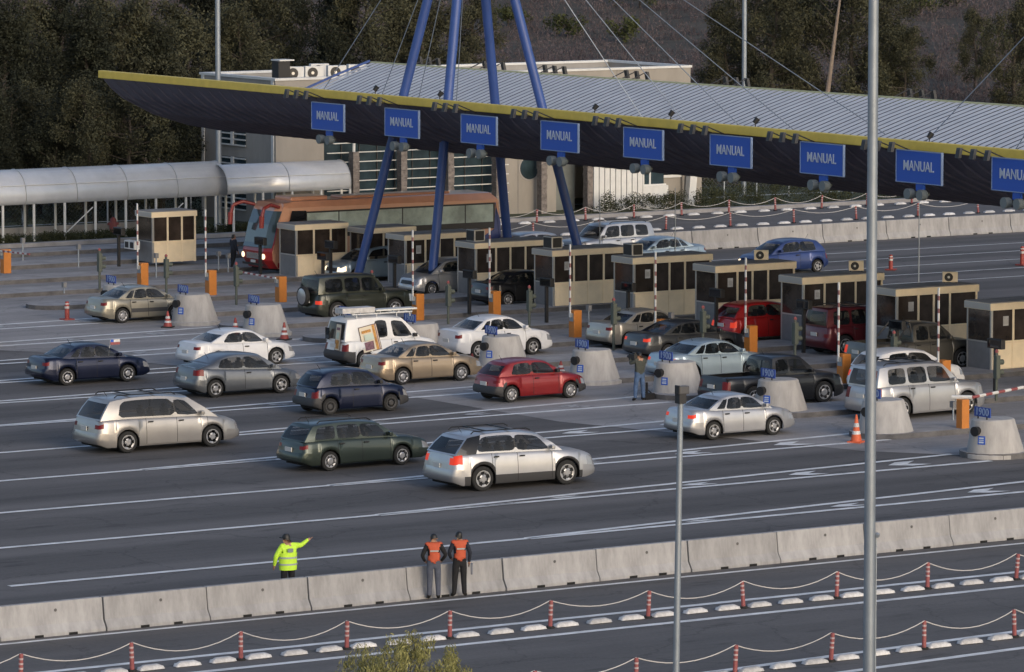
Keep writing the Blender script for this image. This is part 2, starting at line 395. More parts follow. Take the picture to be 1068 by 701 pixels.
def chain(x_list, y, h, sag, label, xo=0, sl_=0):
    b = MB(); s0_ = sag
    for a, c in zip(x_list[:-1], x_list[1:]):
        n = 10; prev = None; sag = s0_*random.uniform(.86, 1.14)
        for i in range(n+1):
            t = i/n; p = (a+(c-a)*t, y+(a+(c-a)*t-xo)*sl_, h-sag*4*t*(1-t))
            if prev: b.tube(prev, p, 0.014, M_ROPE, 5, cap=False)
            prev = p
    return tag(b.build('chain'), label, 'chain')
p0 = post_proto(); u0 = lump_proto(); firstp = [True]; firstu = [True]
def delin_row(x0, x1, y, pitch, lump_pitch, rowname, grp, h=0.73, post_off=0.0, sag=0.31, label_chain='', sl_=0.0):
    n = int((x1-x0)/pitch)+1; xl = []
    for i in range(n):
        x = x0+i*pitch; xl.append(x); y_ = y+(x-x0)*sl_
        o = p0 if firstp[0] else dup(p0); firstp[0] = False
        o.location = (x, y_, 0.012); o.rotation_euler = (random.uniform(-.05, .05), random.uniform(-.09, .09), random.uniform(0, 3))
        tag(o, 'red-banded post, %s from left in %s' % (nth(i), rowname), 'post', 'delineator posts in '+rowname)
    chain([x0-pitch]+xl+[xl[-1]+pitch], y, h+0.01, sag, label_chain, x0, sl_)
    x = x0-lump_pitch*0.5; k = 0
    while x < x1+1:
        o = u0 if firstu[0] else dup(u0); firstu[0] = False
        o.location = (x, y+(x-x0)*sl_+random.uniform(-.03, .03), 0.0); o.rotation_euler = (0, 0, random.uniform(-.06, .06))
        tag(o, 'white hump, %s from left in %s' % (nth(k), rowname), 'lane separator', 'white humps in '+rowname)
        x += lump_pitch; k += 1
delin_row(56.5, 94, 109.15, 3.115, 1.038, 'the chained row below the barrier', '', label_chain='white chain sagging between the red posts just below the concrete barrier')
delin_row(65.7, 88, 100.2, 3.13, 1.043, 'the bottom chained row', '', label_chain='white chain sagging between the red posts at the bottom right edge', sl_=.073)
delin_row(139.0, 186, 221.2, 3.1, 1.55, 'the chained row by the hedge', '', label_chain='white chain between the red posts nearest the green hedge')
delin_row(140.2, 184, 213.9, 4.1, 1.37, 'the chained row behind the far barrier', '', label_chain='white chain between the red posts just behind the far concrete barrier')

# ------------------------------------------------------------------ canopy
FX = 117.0
def xb(y): return 132.4+(217-y)*0.055
YL, YR = 217.0, 128.0
sect = [(0, 8.72), (0.6, 8.15), (1.2, 7.68), (2.9, 6.84), (4.9, 6.24), (6.6, 5.93), (8.0, 5.82), (9.4, 6.0), (10.6, 6.6), (12.0, 7.4), (13.6, 8.1), (15.4, 8.7)]
can = thing('toll_canopy', 'long curved canopy with yellow edge and ribbed white roof over the toll booths', 'canopy', (FX, 170, 0))
def canx(wd, y):  # local x from width fraction
    return wd*(xb(y)-FX)/15.4
def grid(name, rows, m, thick=0.0, smooth=True):
    b = MB(); n = len(rows[0]); vs = [p for r_ in rows for p in r_]
    b.add(vs, [(i*n+j, i*n+j+1, (i+1)*n+j+1, (i+1)*n+j) for i in range(len(rows)-1) for j in range(n-1)], m)
    o = b.build(name, can, smooth=smooth)
    if thick:
        s = o.modifiers.new('solid', 'SOLIDIFY'); s.thickness = thick
    return o
# soffit with pressed seams: profile sampled along Y with small ribs
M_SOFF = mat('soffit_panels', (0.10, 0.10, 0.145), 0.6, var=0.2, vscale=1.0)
M_RIBW = mat('roof_sheet_white', (0.62, 0.605, 0.60), 0.45, metal=0.0, var=0.12, vscale=0.8)
M_RIBD = mat('roof_groove', (0.43, 0.42, 0.425), 0.6)
rows = []; y = YR; 
ysf = []
while y < YL-0.01:
    ysf += [(y, 0), (y+0.82, 0), (y+0.86, .09), (y+0.96, .09)]; y += 1.0
ysf.append((YL, 0))
for yy, r_ in ysf:
    rows.append([(canx(wd, yy), yy-170, z-r_*(1 if wd > 0 else 0)) for wd, z in sect])
grid('soffit', rows, M_SOFF, smooth=False)
# roof sheet
b = MB(); rs = [(0.15, 8.80), (1.6, 8.0), (3.2, 7.3), (5.2, 6.75), (8.0, 6.45), (9.8, 6.85), (11.6, 7.62), (13.5, 8.3), (15.4, 8.92)]
y = YR; k = 0
while y < YL-0.05:
    for (a, c, up, mm) in ((0.0, 0.39, 0.04, M_RIBW), (0.39, 0.5, 0.0, M_RIBD)):
        ya, yb_ = y+a, min(y+c, YL)
        if yb_ <= ya: continue
        vs = []
        for wd, z in rs: vs += [(canx(wd, ya), ya-170, z+up), (canx(wd, yb_), yb_-170, z+up)]
        b.add(vs, [(2*i, 2*i+1, 2*i+3, 2*i+2) for i in range(len(rs)-1)], mm)
    y += 0.5
b.build('roof', can)
b = MB(); b.box(-0.12, 0.14, YR-170, YL-170, 8.62, 8.99, M_YEL); b.build('fascia', can, bevel=0.03)
b = MB()
P = [(xb(YR)-FX, YR-170), (xb(YL)-FX, YL-170)]
b.add([(P[0][0], P[0][1], 8.66), (P[0][0]+.15, P[0][1], 8.66), (P[1][0]+.15, P[1][1], 8.66), (P[1][0], P[1][1], 8.66), (P[0][0], P[0][1], 9.02), (P[0][0]+.15, P[0][1], 9.02), (P[1][0]+.15, P[1][1], 9.02), (P[1][0], P[1][1], 9.02)],
      [(0, 3, 2, 1), (4, 5, 6, 7), (0, 1, 5, 4), (1, 2, 6, 5), (2, 3, 7, 6), (3, 0, 4, 7)], mat('pale_yellow', (0.48, 0.48, 0.27), 0.5)); b.build('back_gutter', can)
b = MB(); prev = None
tops = [(wd, z+0.07) for wd, z in rs]
for i in range(len(tops)-1):
    (a, za), (c, zc) = tops[i], tops[i+1]
    b.add([(canx(a, YL), YL-170+.004, za-0.0), (canx(c, YL), YL-170+.004, zc), (canx(c, YL), YL-170+.004, zc+0.1), (canx(a, YL), YL-170+.004, za+.1),
           (canx(a, YL), YL-170+.12, za), (canx(c, YL), YL-170+.12, zc), (canx(c, YL), YL-170+.12, zc+0.1), (canx(a, YL), YL-170+.12, za+.1)],
          [(0, 1, 2, 3), (4, 7, 6, 5), (0, 4, 5, 1), (3, 2, 6, 7)], M_BLUE)
b.build('end_flashing', can)
b = MB(); b.box(canx(11.0, 152), canx(11.0, 152)+.05, 0, .05, 7, 7.1, M_YEL)
# yellow stripe lying along one roof rib on the right
b = MB(); yy = 144.0
vs = []
for wd, z in rs: vs += [(canx(wd, yy), yy-170, z+0.075), (canx(wd, yy+.3), yy+.3-170, z+0.075)]
b.add(vs, [(2*i, 2*i+1, 2*i+3, 2*i+2) for i in range(len(rs)-1)], M_YEL); b.build('roof_stripe', can)

# masts: each four raking blue legs meeting above
def mast(yc, apex, label):
    t = thing('support_mast', label, 'mast', (apex[0], yc, 0))
    for sx_, sy_ in ((-1, 1), (-1, -1), (1, 1), (1, -1)):
        b = MB(); b.tube((sx_*4.2, sy_*3.2, 0.1), (sx_*.25, sy_*.25, apex[2]), 0.205, M_BLUE, 14, r2=0.225); b.build('leg', t, smooth=True)
    b = MB(); b.lathe((0, 0, apex[2]), [(0.55, -0.5), (0.6, 0), (0.3, 0.5)], M_BLUE, 14); b.build('cap', t, smooth=True)
    return t
AP1 = (123.2, 193.1, 19.4); AP2 = (123.2, 142.8, 20.2)
mast(193.1, AP1, 'blue four-legged mast rising through the canopy left of centre')
mast(142.8, AP2, 'blue mast legs at the right end of the canopy beyond the tall lamp pole')
def cable(a, b_, label, grp):
    m_ = MB(); m_.tube(a, b_, 0.022, M_GALV, 5, cap=False)
    return tag(m_.build('stay_cable'), label, 'cable', grp)
for i, (yy, zz, xx) in enumerate([(187.8, 7.7, 129), (185.3, 7.7, 129.5), (181.0, 7.7, 129.5), (176.9, 7.7, 129.5), (171, 7.8, 130)]):
    cable(AP1, (xx, yy, zz), 'thin steel stay cable right of the blue mast, %s from the mast' % nth(i), 'stay cables of the blue mast')
for i, (yy, zz, xx) in enumerate([(202.0, 7.3, 128), (205.5, 7.4, 128), (209, 7.4, 128), (214.5, 7.6, 128)]):
    cable(AP1, (xx, yy, zz), 'thin steel stay cable left of the blue mast, %s from the mast' % nth(i), 'stay cables of the blue mast')
for i, (yy, zz, xx) in enumerate([(161, 7.7, 129), (167, 7.7, 129)]):
    cable(AP2, (xx, yy, zz), ['stay cable running up right from the roof near the right edge', 'stay cable running up right just left of the tall lamp pole'][1-i if False else i], 'stay cables of the far right mast')

# lane signs
def lane_sign():
    t = thing('lane_sign', '', 'sign')
    b = MB(); b.box(-0.04, 0.04, -1.39, 1.39, -0.61, 0.61, M_SIGN); b.build('panel', t)
    b = MB()
    for (y0, y1, z0, z1) in ((-1.41, 1.41, 0.585, 0.62), (-1.41, 1.41, -0.62, -0.585), (-1.41, -1.375, -.585, .585), (1.375, 1.41, -.585, .585)): b.box(-0.055, 0.045, y0, y1, z0, z1, M_SIGNB)
    b.build('border', t)
    text_mesh('MANUAL', M_SIGNW, 0.54, 'lettering', t, (-0.05, 0, 0.02), (R(90), 0, R(-90)), sx=0.86)
    b = MB(); b.box(-0.0, 0.12, -0.22, 0.22, -0.9, -0.63, M_SIGN); b.build('bracket', t); b = MB(); b.box(0.06, 0.9, -0.05, 0.05, 0.45, 0.5, M_DARK); b.build('arm', t)
    for y in (-0.38, 0.38):
        b = MB(); b.lathe((-0.30, y, -1.02), [(0.21, 0), (0.20, 0.26), (0.10, 0.38)], M_LAMPG, 12, 'x'); b.lathe((-0.26, y, -1.02), [(0.13, 0), (0.15, 0.02)], M_BLACK, 12, 'x'); b.build('signal_lamp', t, smooth=True)
    b = MB(); b.box(-0.02, 0.1, -0.5, 0.5, -1.05, -.95, M_GREENPOST); b.build('lamp_bar', t)
    return t
SX = [344, 421, 501, 585, 672, 763, 858, 959, 1060]
s0 = lane_sign()
where = ['leftmost of the row, left of the blue mast', 'second from left, crossing the first mast leg', 'third from left, between the mast legs', 'fourth from left, just right of the mast legs', 'fifth from left, above the silver car', 'sixth from left, at the middle of the right half', 'seventh from left, just left of the tall lamp pole', 'just right of the tall lamp pole', 'rightmost, cut by the edge of the frame']
SIGN_Y = [on_x(px, 116.5) for px in SX]
for i, y in enumerate(SIGN_Y):
    o = s0 if i == 0 else dup(s0); o.location = (116.45, y, 8.08-(y-146)*.005)
    tag(o, 'blue MANUAL sign, '+where[i], 'sign', 'blue lane signs along the canopy edge')
# floodlights on the front edge in threes
def flood():
    t = thing('floodlight', '', 'floodlight')
    b = MB(); b.tube((0.0, 0, -0.35), (-1.15, 0, 0.12), 0.03, M_DARK, 6); b.build('arm', t)
    b = MB(); b.prism([(-1.22, 0.14), (-1.08, 0.14), (-1.16, -0.30), (-1.32, -0.30)], -0.13, 0.13, mat('floodlight_body', (0.045, 0.047, 0.05), 0.5)); b.build('housing', t)
    b = MB(); b.add([(-1.225, -.11, .11), (-1.225, .11, .11), (-1.325, .11, -.27), (-1.325, -.11, -.27)], [(0, 1, 2, 3)], M_DARK); b.build('lens', t)
    t.scale = (.9, .85, .85)
    return t
f0 = flood(); c = 0
for i, y in enumerate(SIGN_Y):
    for j in range(3):
        o = f0 if c == 0 else dup(f0); c += 1
        o.location = (117.0-.05, y+2.7-0.85*j, 8.86); 
        tag(o, 'grey floodlight, %s of three, above the %s MANUAL sign' % (['left', 'middle', 'right'][j], nth(i)+' from left'), 'floodlight', 'floodlights on the canopy front edge')
c = 0
for i, y in enumerate([214.5, 209, 204, 197.5, 190, 177, 163, 152]):
    for j in range(3):
        o = dup(f0); o.location = (xb(y)+.2, y-0.85*j, 9.2); o.rotation_euler = (0, 0, R(180))
        tag(o, 'dark rear roof floodlight, %s one of the %s trio from left' % (['left', 'middle', 'right'][j], nth(i)), 'floodlight', 'floodlights on the canopy rear edge')
def spot():
    t = thing('roof_spotlight', '', 'spotlight')
    b = MB(); b.tube((0, 0, 0), (0, 0, 0.35), 0.04, M_BLACK, 6); b.build('stand', t)
    b = MB(); b.tube((-.1, 0, .3), (.12, -.12, .62), 0.15, M_BLACK, 10, r2=0.2); b.build('housing', t, smooth=True)
    return t
q0 = spot()
for i, px in enumerate([392, 459, 620, 699, 787, 968]):
    o = q0 if i == 0 else dup(q0); o.location = (117.1, on_x(px, 117.1), 8.95); o.scale = (.6, .6, .6)
    tag(o, 'black spotlight on the yellow roof edge, %s from left' % nth(i), 'spotlight', 'black spotlights on the yellow roof edge')

# ------------------------------------------------------------------ toll booths
def booth(L_, W_, h, label, loc, nwin=4, notice=True, tall=True, cream=M_CREAM):
    """-X end faces the traffic, long side faces -Y.  origin: centre of the -X end at kerb level"""
    t = thing('toll_booth', label, 'toll booth', loc, 0, 'toll booths under the canopy')
    hw = W_/2; zs = h*0.42; zt = h*0.895; p = 0.075
    b = MB()
    b.box(0.03, L_-.03, -hw+.02, hw-.02, 0.02, zs-.02, cream)
    b.build('lower_wall', t)
    b = MB(); b.box(0.012, 0.03, -hw+.04, hw-.04, 0.02, zs-.03, M_GREYM); b.build('shaded_end_panel', t)  # grey skin over the cream: the end's cool shade put into its colour
    # panels on the long side (proud of the wall)
    cuts = [0.0, 0.27, 0.46, 0.66, 1.0] if nwin == 4 else [0.0, 0.35, 0.68, 1.0]
    b = MB()
    for a, c in zip(cuts[:-1], cuts[1:]):
        b.box(a*L_+.06, c*L_-.06, -hw+.005, -hw+.02, 0.06, zs-.08, cream)
    b.build('side_panels', t)
    fr = MB()
    for xx in [0.0]+[k*L_-p/2 for k in cuts[1:-1]]+[L_-p]:
        for yy in (-hw, hw-p): fr.box(xx, xx+p*(1.25), yy, yy+p, 0.0, zt, cream if xx > .01 else M_ALU)
    for yy in (-hw-.004, hw-p+.004): fr.box(0.0, L_, yy, yy+p, zs-.035, zs+.02, cream)
    fr.box(-.004, p, -hw, hw, zs-.035, zs+.02, M_ALU)
    fr.build('frame', t)
    for a, c in zip(cuts[:-1], cuts[1:]):
        g = MB(); g.box(a*L_+p, c*L_-p*.4, -hw+.025, -hw+.04, zs+.02, zt, M_BGLASS); g.build('side_window', t)
    g = MB(); g.box(a*L_*0+0.02, .04, -hw+p, hw-p, zs+.02, zt, M_BGLASS); g.build('end_window', t)
    g = MB(); g.box(p, L_-p, hw-.04, hw-.025, zs+.02, zt, M_BGLASS); g.build('rear_window', t)
    g = MB(); g.box(L_-.04, L_-.02, -hw+p, hw-p, zs+.02, zt, M_BGLASS); g.build('back_window', t)
    b = MB(); b.box(-0.08, L_+.05, -hw-.07, hw+.07, zt, h, cream); b.box(-0.095, -0.08, -hw-.05, hw+.05, zt+.02, h-.01, M_ALU); b.build('roof', t, bevel=0.015)
    b = MB(); b.box(-.05, L_+.02, -hw-.04, hw+.04, h+.002, h+.03, M_CONC); b.build('roof_sheet', t)
    if notice:
        b = MB(); b.box(0.15*L_, 0.15*L_+.26, -hw+.012, -hw+.022, zt-.62, zt-.25, M_WHITE); b.box(0.15*L_+.05, 0.15*L_+.2, -hw+.008, -hw+.012, zt-.55, zt-.35, M_ALU); b.build('paper_notice', t)
    # a counter and seat back seen dimly inside
    b = MB(); b.box(.3, L_-.3, -.25, .25, 0.02, zs+.15, M_DARK); b.build('counter', t)
    return t
def window_ac(loc, label):
    t = thing('air_conditioner', label, 'air conditioner', loc, 0, 'air conditioners on the booth roofs')
    b = MB(); b.box(-.28, .28, -.34, .34, 0, .52, M_ALU); b.build('casing', t, bevel=0.01)
    b = MB(); b.box(-.295, -.28, -.30, .30, .04, .48, M_BLACK); b.build('grille', t)
    b = MB(); b.box(-.22, .22, -.355, -.34, .05, .47, M_BLACK); b.build('side_grille', t)
    return t
def fan_ac(loc, label, rz=0, m=None, grp='air conditioners on the booth roofs', s=1.0):
    t = thing('air_conditioner', label, 'air conditioner', loc, rz, grp)
    m = m or M_CREAM
    b = MB(); b.box(-.42*s, .42*s, -.17*s, .17*s, 0.04, .62*s, m); b.build('casing', t, bevel=0.015)
    b = MB(); b.lathe((-.08*s, -.18*s, .33*s), [(.235*s, 0), (.235*s, .012)], M_BLACK, 20, 'y'); o = b.build('fan_grille', t)
    b = MB(); b.lathe((-.08*s, -.19*s, .33*s), [(.07*s, 0), (.07*s, .012)], M_ALU, 12, 'y'); b.build('fan_hub', t)
    b = MB(); b.box(-.35*s, -.3*s, -.17*s, .17*s, 0, .04, M_DARK); b.box(.3*s, .35*s, -.17*s, .17*s, 0, .04, M_DARK); b.build('feet', t)
    return t
t = thing('air_conditioner', 'small pale twin-fan unit on the end wall of the lone left booth', 'air conditioner', (115.3, on_x(143.5, 115.6)-.3, 1.0))
b = MB(); b.box(-.3, .0, -.5, .5, -.2, .2, M_WHITEM); b.build('casing', t)
for yy in (-.25, .25): b = MB(); b.box(-.31, -.3, yy-.17, yy+.17, -.14, .14, M_BLACK); b.build('grille', t)
# (corner px, island Y, length, height, descriptor)
BO = [(1008.6, 4.0, 2.56, 'at the right edge of the frame, behind a dark display post'),
      (911, 4.0, 2.64, 'just right of the tall lamp pole, beside the grey pickup'),
      (814.5, 4.0, 2.63, 'behind the dark red van, left of the tall lamp pole'),
      (725, 4.0, 2.65, 'behind the red hatchback'),
      (640, 4.0, 2.55, 'above the silver and dark grey saloons'),
      (557, 4.0, 2.42, 'between the black car and the silver saloon'),
      (477, 4.0, 2.3, 'just left of the black car'),
      (404.5, 4.0, 2.25, 'behind the green jeep, between the blue mast legs'),
      (365, 2.6, 2.25, 'behind the left blue mast leg'),
      (291.6, 2.75, 2.4, 'in front of the red coach'),
      (143.5, 2.35, 2.42, 'standing alone at the left')]
for i, (px, L_, h, dsc) in enumerate(BO):
    X0 = 119.7
    if px == 365: X0 = 120.2
    if px == 143.5: X0 = 115.6
    if px == 291.6: X0 = 117.6
    y = on_x(px, X0); yc = y-0.75
    cr = M_CREAM
    booth(L_, 1.5, h, ('cream toll booth ' if px != 143.5 else 'small brown-windowed toll booth ')+dsc, (X0, yc, 0.18), 4 if L_ > 3 else 3, notice=L_ > 3, cream=cr if px != 143.5 else M_WHITEM if False else cr)
    top = 0.18+h+.03
    if px in (477, 557, 640): window_ac((X0+0.55, yc+.1, top), 'black-fronted air conditioner on the booth roof '+dsc)
    if px in (725, 814.5, 911): fan_ac((X0+3.3 if px != 725 else X0+2.9, yc+.1, top), 'cream fan unit on the booth '+dsc.split(',')[0], rz=R(-35), s=.72)
    if px == 365:
        pass

# ------------------------------------------------------------------ price cones
def price_cone():
    t = thing('price_cone', '', 'concrete cone', group='concrete price cones at the lane entrances')
    b = MB(); vs = []; n = 28; lev = [(1.12, 0, 0, 0), (1.12, .14, 0, 0), (1.02, .18, 0, 0), (0.76, 1.34, -.12, 0), (0.71, 1.38, -.12, 0)]
    for (r_, z, ox, oy) in lev:
        for i in range(n):
            a = 2*math.pi*i/n; vs.append((ox+r_*math.cos(a)*1.05, r_*math.sin(a)*.92, z))
    fs = [(k*n+i, k*n+(i+1) % n, (k+1)*n+(i+1) % n, (k+1)*n+i) for k in range(4) for i in range(n)]+[tuple(4*n+i for i in range(n))]
    b.add(vs, fs, M_CONE); b.build('body', t, smooth=True, ang=40)
    b = MB(); b.box(-.62, -.58, -.45, .45, 1.46, 1.80, mat('price_blue', (.02, .06, .28), .5)); b.tube((-.6, -.25, 1.38), (-.6, -.25, 1.5), .03, M_DARK, 6); b.tube((-.6, .25, 1.38), (-.6, .25, 1.5), .03, M_DARK, 6)
    s = b.build('price_sign', t)
    text_mesh('1900', mat('price_digits', (0.26, 0.34, 0.52), 0.5), 0.38, 'lettering', s, (-.625, 0, 1.63), (R(90), 0, R(-90)), sx=1.0)
    b = MB(); b.tube((-.85, -.12, 1.0), (-1.12, -.2, .98), 0.15, M_BLACK, 12, r2=.18); b.build('warning_lamp', t, smooth=True)
    b = MB(); b.tube((-1.055, -.45, .66), (-1.09, -.47, .66), .01, M_SIGN, 4)
    # small blue emblem plate, follows the slope of the cone
    b = MB(); ang = R(205)
    for (dz, w_) in ((0.14, .14), (-.12, .14)):
        pass
    def on(a, z, off=0.012):
        r_ = 1.02+(0.76-1.02)*(z-.18)/1.16+off; ox = -.12*(z-.18)/1.16
        return (ox+r_*math.cos(a)*1.05, r_*math.sin(a)*.92, z)
    q = [on(R(196), .52), on(R(214), .52), on(R(214), .82), on(R(196), .82)]
    qi = [on(R(196), .52, -.03), on(R(214), .52, -.03), on(R(214), .82, -.03), on(R(196), .82, -.03)]
    b.add(q+qi, [(0, 1, 2, 3), (0, 1, 5, 4), (1, 2, 6, 5), (2, 3, 7, 6), (3, 0, 4, 7)], M_SIGN); e_ = b.build('emblem', t)
    b = MB()
    for za, zb_ in ((.57, .63), (.66, .69), (.72, .77)):
        b.add([on(R(199), za, .018), on(R(211), za, .018), on(R(211), zb_, .018), on(R(199), zb_, .018)], [(0, 1, 2, 3)], M_SIGNW)
    b.build('emblem_mark', e_)
    return t
pc = price_cone()
CN = [(1040, 'at the right edge of the frame, nearest the camera'), (925, 'behind the tall lamp pole, beside the silver SUV'), (815, 'in front of the dark pickup'), (708, 'beside the man with the camera'), (620, 'just right of the dark red hatchback'), (525, 'in front of the white saloon'), (440, 'between the white van and the white saloon'), (372, 'mostly hidden behind the white van'), (277, 'between two striped traffic cones on the left'), (203, 'by the nose of the beige saloon'), (128, 'hidden behind the beige saloon')]
CXs = [104.3, 104.6, 105.3, 105.6, 105.4, 105.3, 105.2, 104.6, 104.0, 103.8, 103.4]
for i, (px, d_) in enumerate(CN):
    o = pc if i == 0 else dup(pc)
    o.location = (CXs[i], on_x(px, CXs[i]), 0.016); o.scale = (.94, .94, .93)
    tag(o, 'concrete 1900 price cone '+d_, 'concrete cone')

# ------------------------------------------------------------------ barrier machines, display posts, traffic lights
def machine(px, py, label, arm='up', h=1.12, ln=2.9):
    x, y = G(px, py, .18)
    t = thing('barrier_machine', label, 'barrier gate', (x, y, .18), 0, 'orange barrier machines on the islands')
    b = MB(); b.box(-.19, .19, -.2, .2, 0, h, M_ORANGE); b.build('cabinet', t, bevel=.02)
    b = MB(); b.box(-.205, -.19, -.14, .14, h-.45, h-.12, M_GALV); b.build('access_panel', t)
    b = MB(); b.box(-.27, -.205, -.08, .08, h-.28, h-.1, M_ALU); hub = b.build('arm_hub', t)
    b = MB()
    if arm == 'up':
        zc = h-.28; i = 0
        while zc < h-.28+ln:
            st_ = .62 if i == 0 else (.30 if i % 2 == 0 else .17)
            b.box(-.285, -.235, -.035, .035, zc, zc+st_, M_WHITEM if i % 2 == 0 else M_BOOM); zc += st_; i += 1
        a = b.build('boom', t); 
    else:
        n = 12; sgn = 1 if arm == 'left' else -1
        for i in range(n):
            y0, y1 = sgn*i*ln/n, sgn*(i+1)*ln/n
            b.box(-.29, -.23, min(y0, y1), max(y0, y1), h-.1+i*.004, h-.03+i*.004, M_WHITEM if i % 2 == 0 else M_RED)
        a = b.build('boom', t)
    return t
MC = [(6, 285, 'cut by the left edge of the frame', 'none'), (149, 300, 'left of the small white booth, boom raised', 'up'), (220, 308, 'left of the coach, boom raised', 'up'),
      (293, 315, 'in front of the coach, boom lowered', 'left'), (436, 334, 'between the green jeep and the booths', 'up'), (516, 331, 'in front of the black car', 'up'),
      (600, 352, 'left of the silver-beige saloon', 'up'), (689, 362, 'tucked behind the dark grey saloon', 'up'), (783, 369, 'between the pickup and the red hatchback', 'up'),
      (880, 400, 'just left of the tall lamp pole', 'up'), (984, 407, 'behind the silver SUV', 'up'), (1004, 447, 'slim one at the right, striped boom lowered', 'right')]
for px, py, d_, arm in MC:
    if arm == 'right':
        x, y = G(px, py, .18)
        t = thing('barrier_machine', 'orange barrier machine '+d_, 'barrier gate', (x, y, .18), 0, 'orange barrier machines on the islands')
        b = MB(); b.box(-.16, .16, -.17, .17, 0, 1.02, M_ORANGE); b.build('cabinet', t, bevel=.02)
        b = MB(); b.tube((-.25, .3, 1.08), (.25, -.2, 1.09), .075, M_WHITEM, 10)
        n = 10
        for i in range(n):
            a0, a1 = i/n, (i+1)/n
            b.tube((.25+3.6*a0, -.2+1.0*a0, 1.09+.12*a0), (.25+3.6*a1, -.2+1.0*a1, 1.09+.12*a1), .055, M_RED if i % 2 == 0 else M_WHITEM, 8)
        b.build('boom', t)
    else:
        machine(px, py, 'orange barrier machine '+d_, arm)
def display_post(px, py, top, label):
    x, y = G(px, py, .18); 
    t = thing('display_post', label, 'display post', (x, y, .18), 0, 'dark display posts beside the booths')
    b = MB(); b.box(-.06, .06, -.06, .06, 0, top-.3, M_BLACK); b.build('post', t)
    b = MB(); b.box(-.08, .12, -.42, .42, top-.36, top, M_BLACK); b.build('display_box', t, bevel=.02)
    b = MB(); b.box(-.09, -.08, -.36, .36, top-.31, top-.05, M_GLASS); b.build('screen', t)
    return t
for px, py, tp, d_ in [(124, 278, 1.85, 'left of the small white booth'), (271.5, 288, 1.8, 'in front of the coach'), (337, 300, 1.6, 'right of the lone boom, lower of a pair'), (345, 292, 1.8, 'behind the green jeep, taller of a pair'),
                       (411.5, 306, 1.7, 'right of the green jeep roof'), (489.5, 328, 1.9, 'left of the black car'), (570, 337, 1.9, 'right of the black car'), (655, 345, 2.0, 'above the silver-beige saloon'),
                       (747, 352, 2.0, 'in front of the red hatchback'), (838, 368, 2.1, 'by the dark red van'), (935, 390, 2.05, 'in front of the grey pickup'), (1038, 410, 2.0, 'at the right-hand booth')]:
    display_post(px, py, tp, 'dark display box on a black post '+d_)
def traffic_light(px, py, h, label):
    x, y = G(px, py, .18)
    t = thing('traffic_light', label, 'traffic light', (x, y, .18), 0, 'grey-green traffic light posts on the islands')
    b = MB(); b.tube((0, 0, 0), (0, 0, h), .055, M_GREENPOST, 10); b.build('post', t, smooth=True)
    b = MB(); b.box(-.08, .10, -.11, .11, h-.95, h-.1, M_GREENPOST); b.build('head', t, bevel=.02)
    for z in (h-.35, h-.72):
        b = MB(); b.lathe((.10, 0, z), [(.10, 0), (.10, .18)], M_GREENPOST, 12, 'x'); b.build('visor', t, smooth=True)
    b = MB(); b.lathe((0, 0, h), [(.06, 0), (.07, .06), (.02, .12)], M_RED, 10); b.build('beacon', t, smooth=True)
    return t
for px, py, h, d_ in [(104, 302, 1.75, 'left of the beige saloon'), (173.5, 309, 1.75, 'above the beige saloon'), (246.5, 318, 1.75, 'above the concrete cone on the left'),
                      (467.5, 338, 1.7, 'above the white saloon'), (552, 346, 1.8, 'right of the white saloon'), (640, 366, 2.0, 'in front of the silver-beige saloon'),
                      (733, 372, 1.9, 'in front of the red hatchback'), (829, 385, 1.9, 'left of the tall lamp pole'), (932, 398, 1.8, 'over the white hatchback'), (1039, 418, 1.75, 'at the right edge behind the cone'), (388, 326, 1.7, 'against the green jeep door')]:
    traffic_light(px, py, h, 'grey-green traffic light post '+d_)
def bollard(px, py, h, label):
    x, y = G(px, py, .18); t = thing('ticket_reader', label, 'ticket reader', (x, y, .18), 0, 'slim reader posts on the islands')
    b = MB(); b.tube((0, 0, 0), (0, 0, h), .035, M_GALV, 8); b.build('post', t)
    b = MB(); b.box(-.08, .08, -.1, .1, h-.08, h+.14, M_GREYM); b.build('head', t)
for i, (px, py, h) in enumerate([(24, 272, .95), (82, 279, .95), (67, 306, .35), (228, 282, .75), (238, 284, .75), (163, 290, 1.0), (614, 350, 1.1), (700, 358, 1.1), (994, 439, .55)]):
    bollard(px, py, h, 'slim grey reader post on a kerbed island, %s from left' % nth([0, 2, 1, 4, 5, 3, 6, 7, 8][i]))
def rod(px, py, h, label):
    x, y = G(px, py, 0); b = MB(); b.tube((x, y, 0), (x, y, h), .035, M_GALV, 6, r2=.02)
    return tag(b.build('antenna_pole'), label, 'pole', 'thin poles behind the booths')
for px, py, h, d_ in [(625.5, 285, 3.5, 'beside the silver SUV on the far carriageway'), (704, 290, 4.2, 'left of the blue hatchback'), (958, 306, 4.6, 'right of the tall lamp pole')]:
    rod(px, py, h, 'thin grey pole standing behind the booth roofs '+d_)

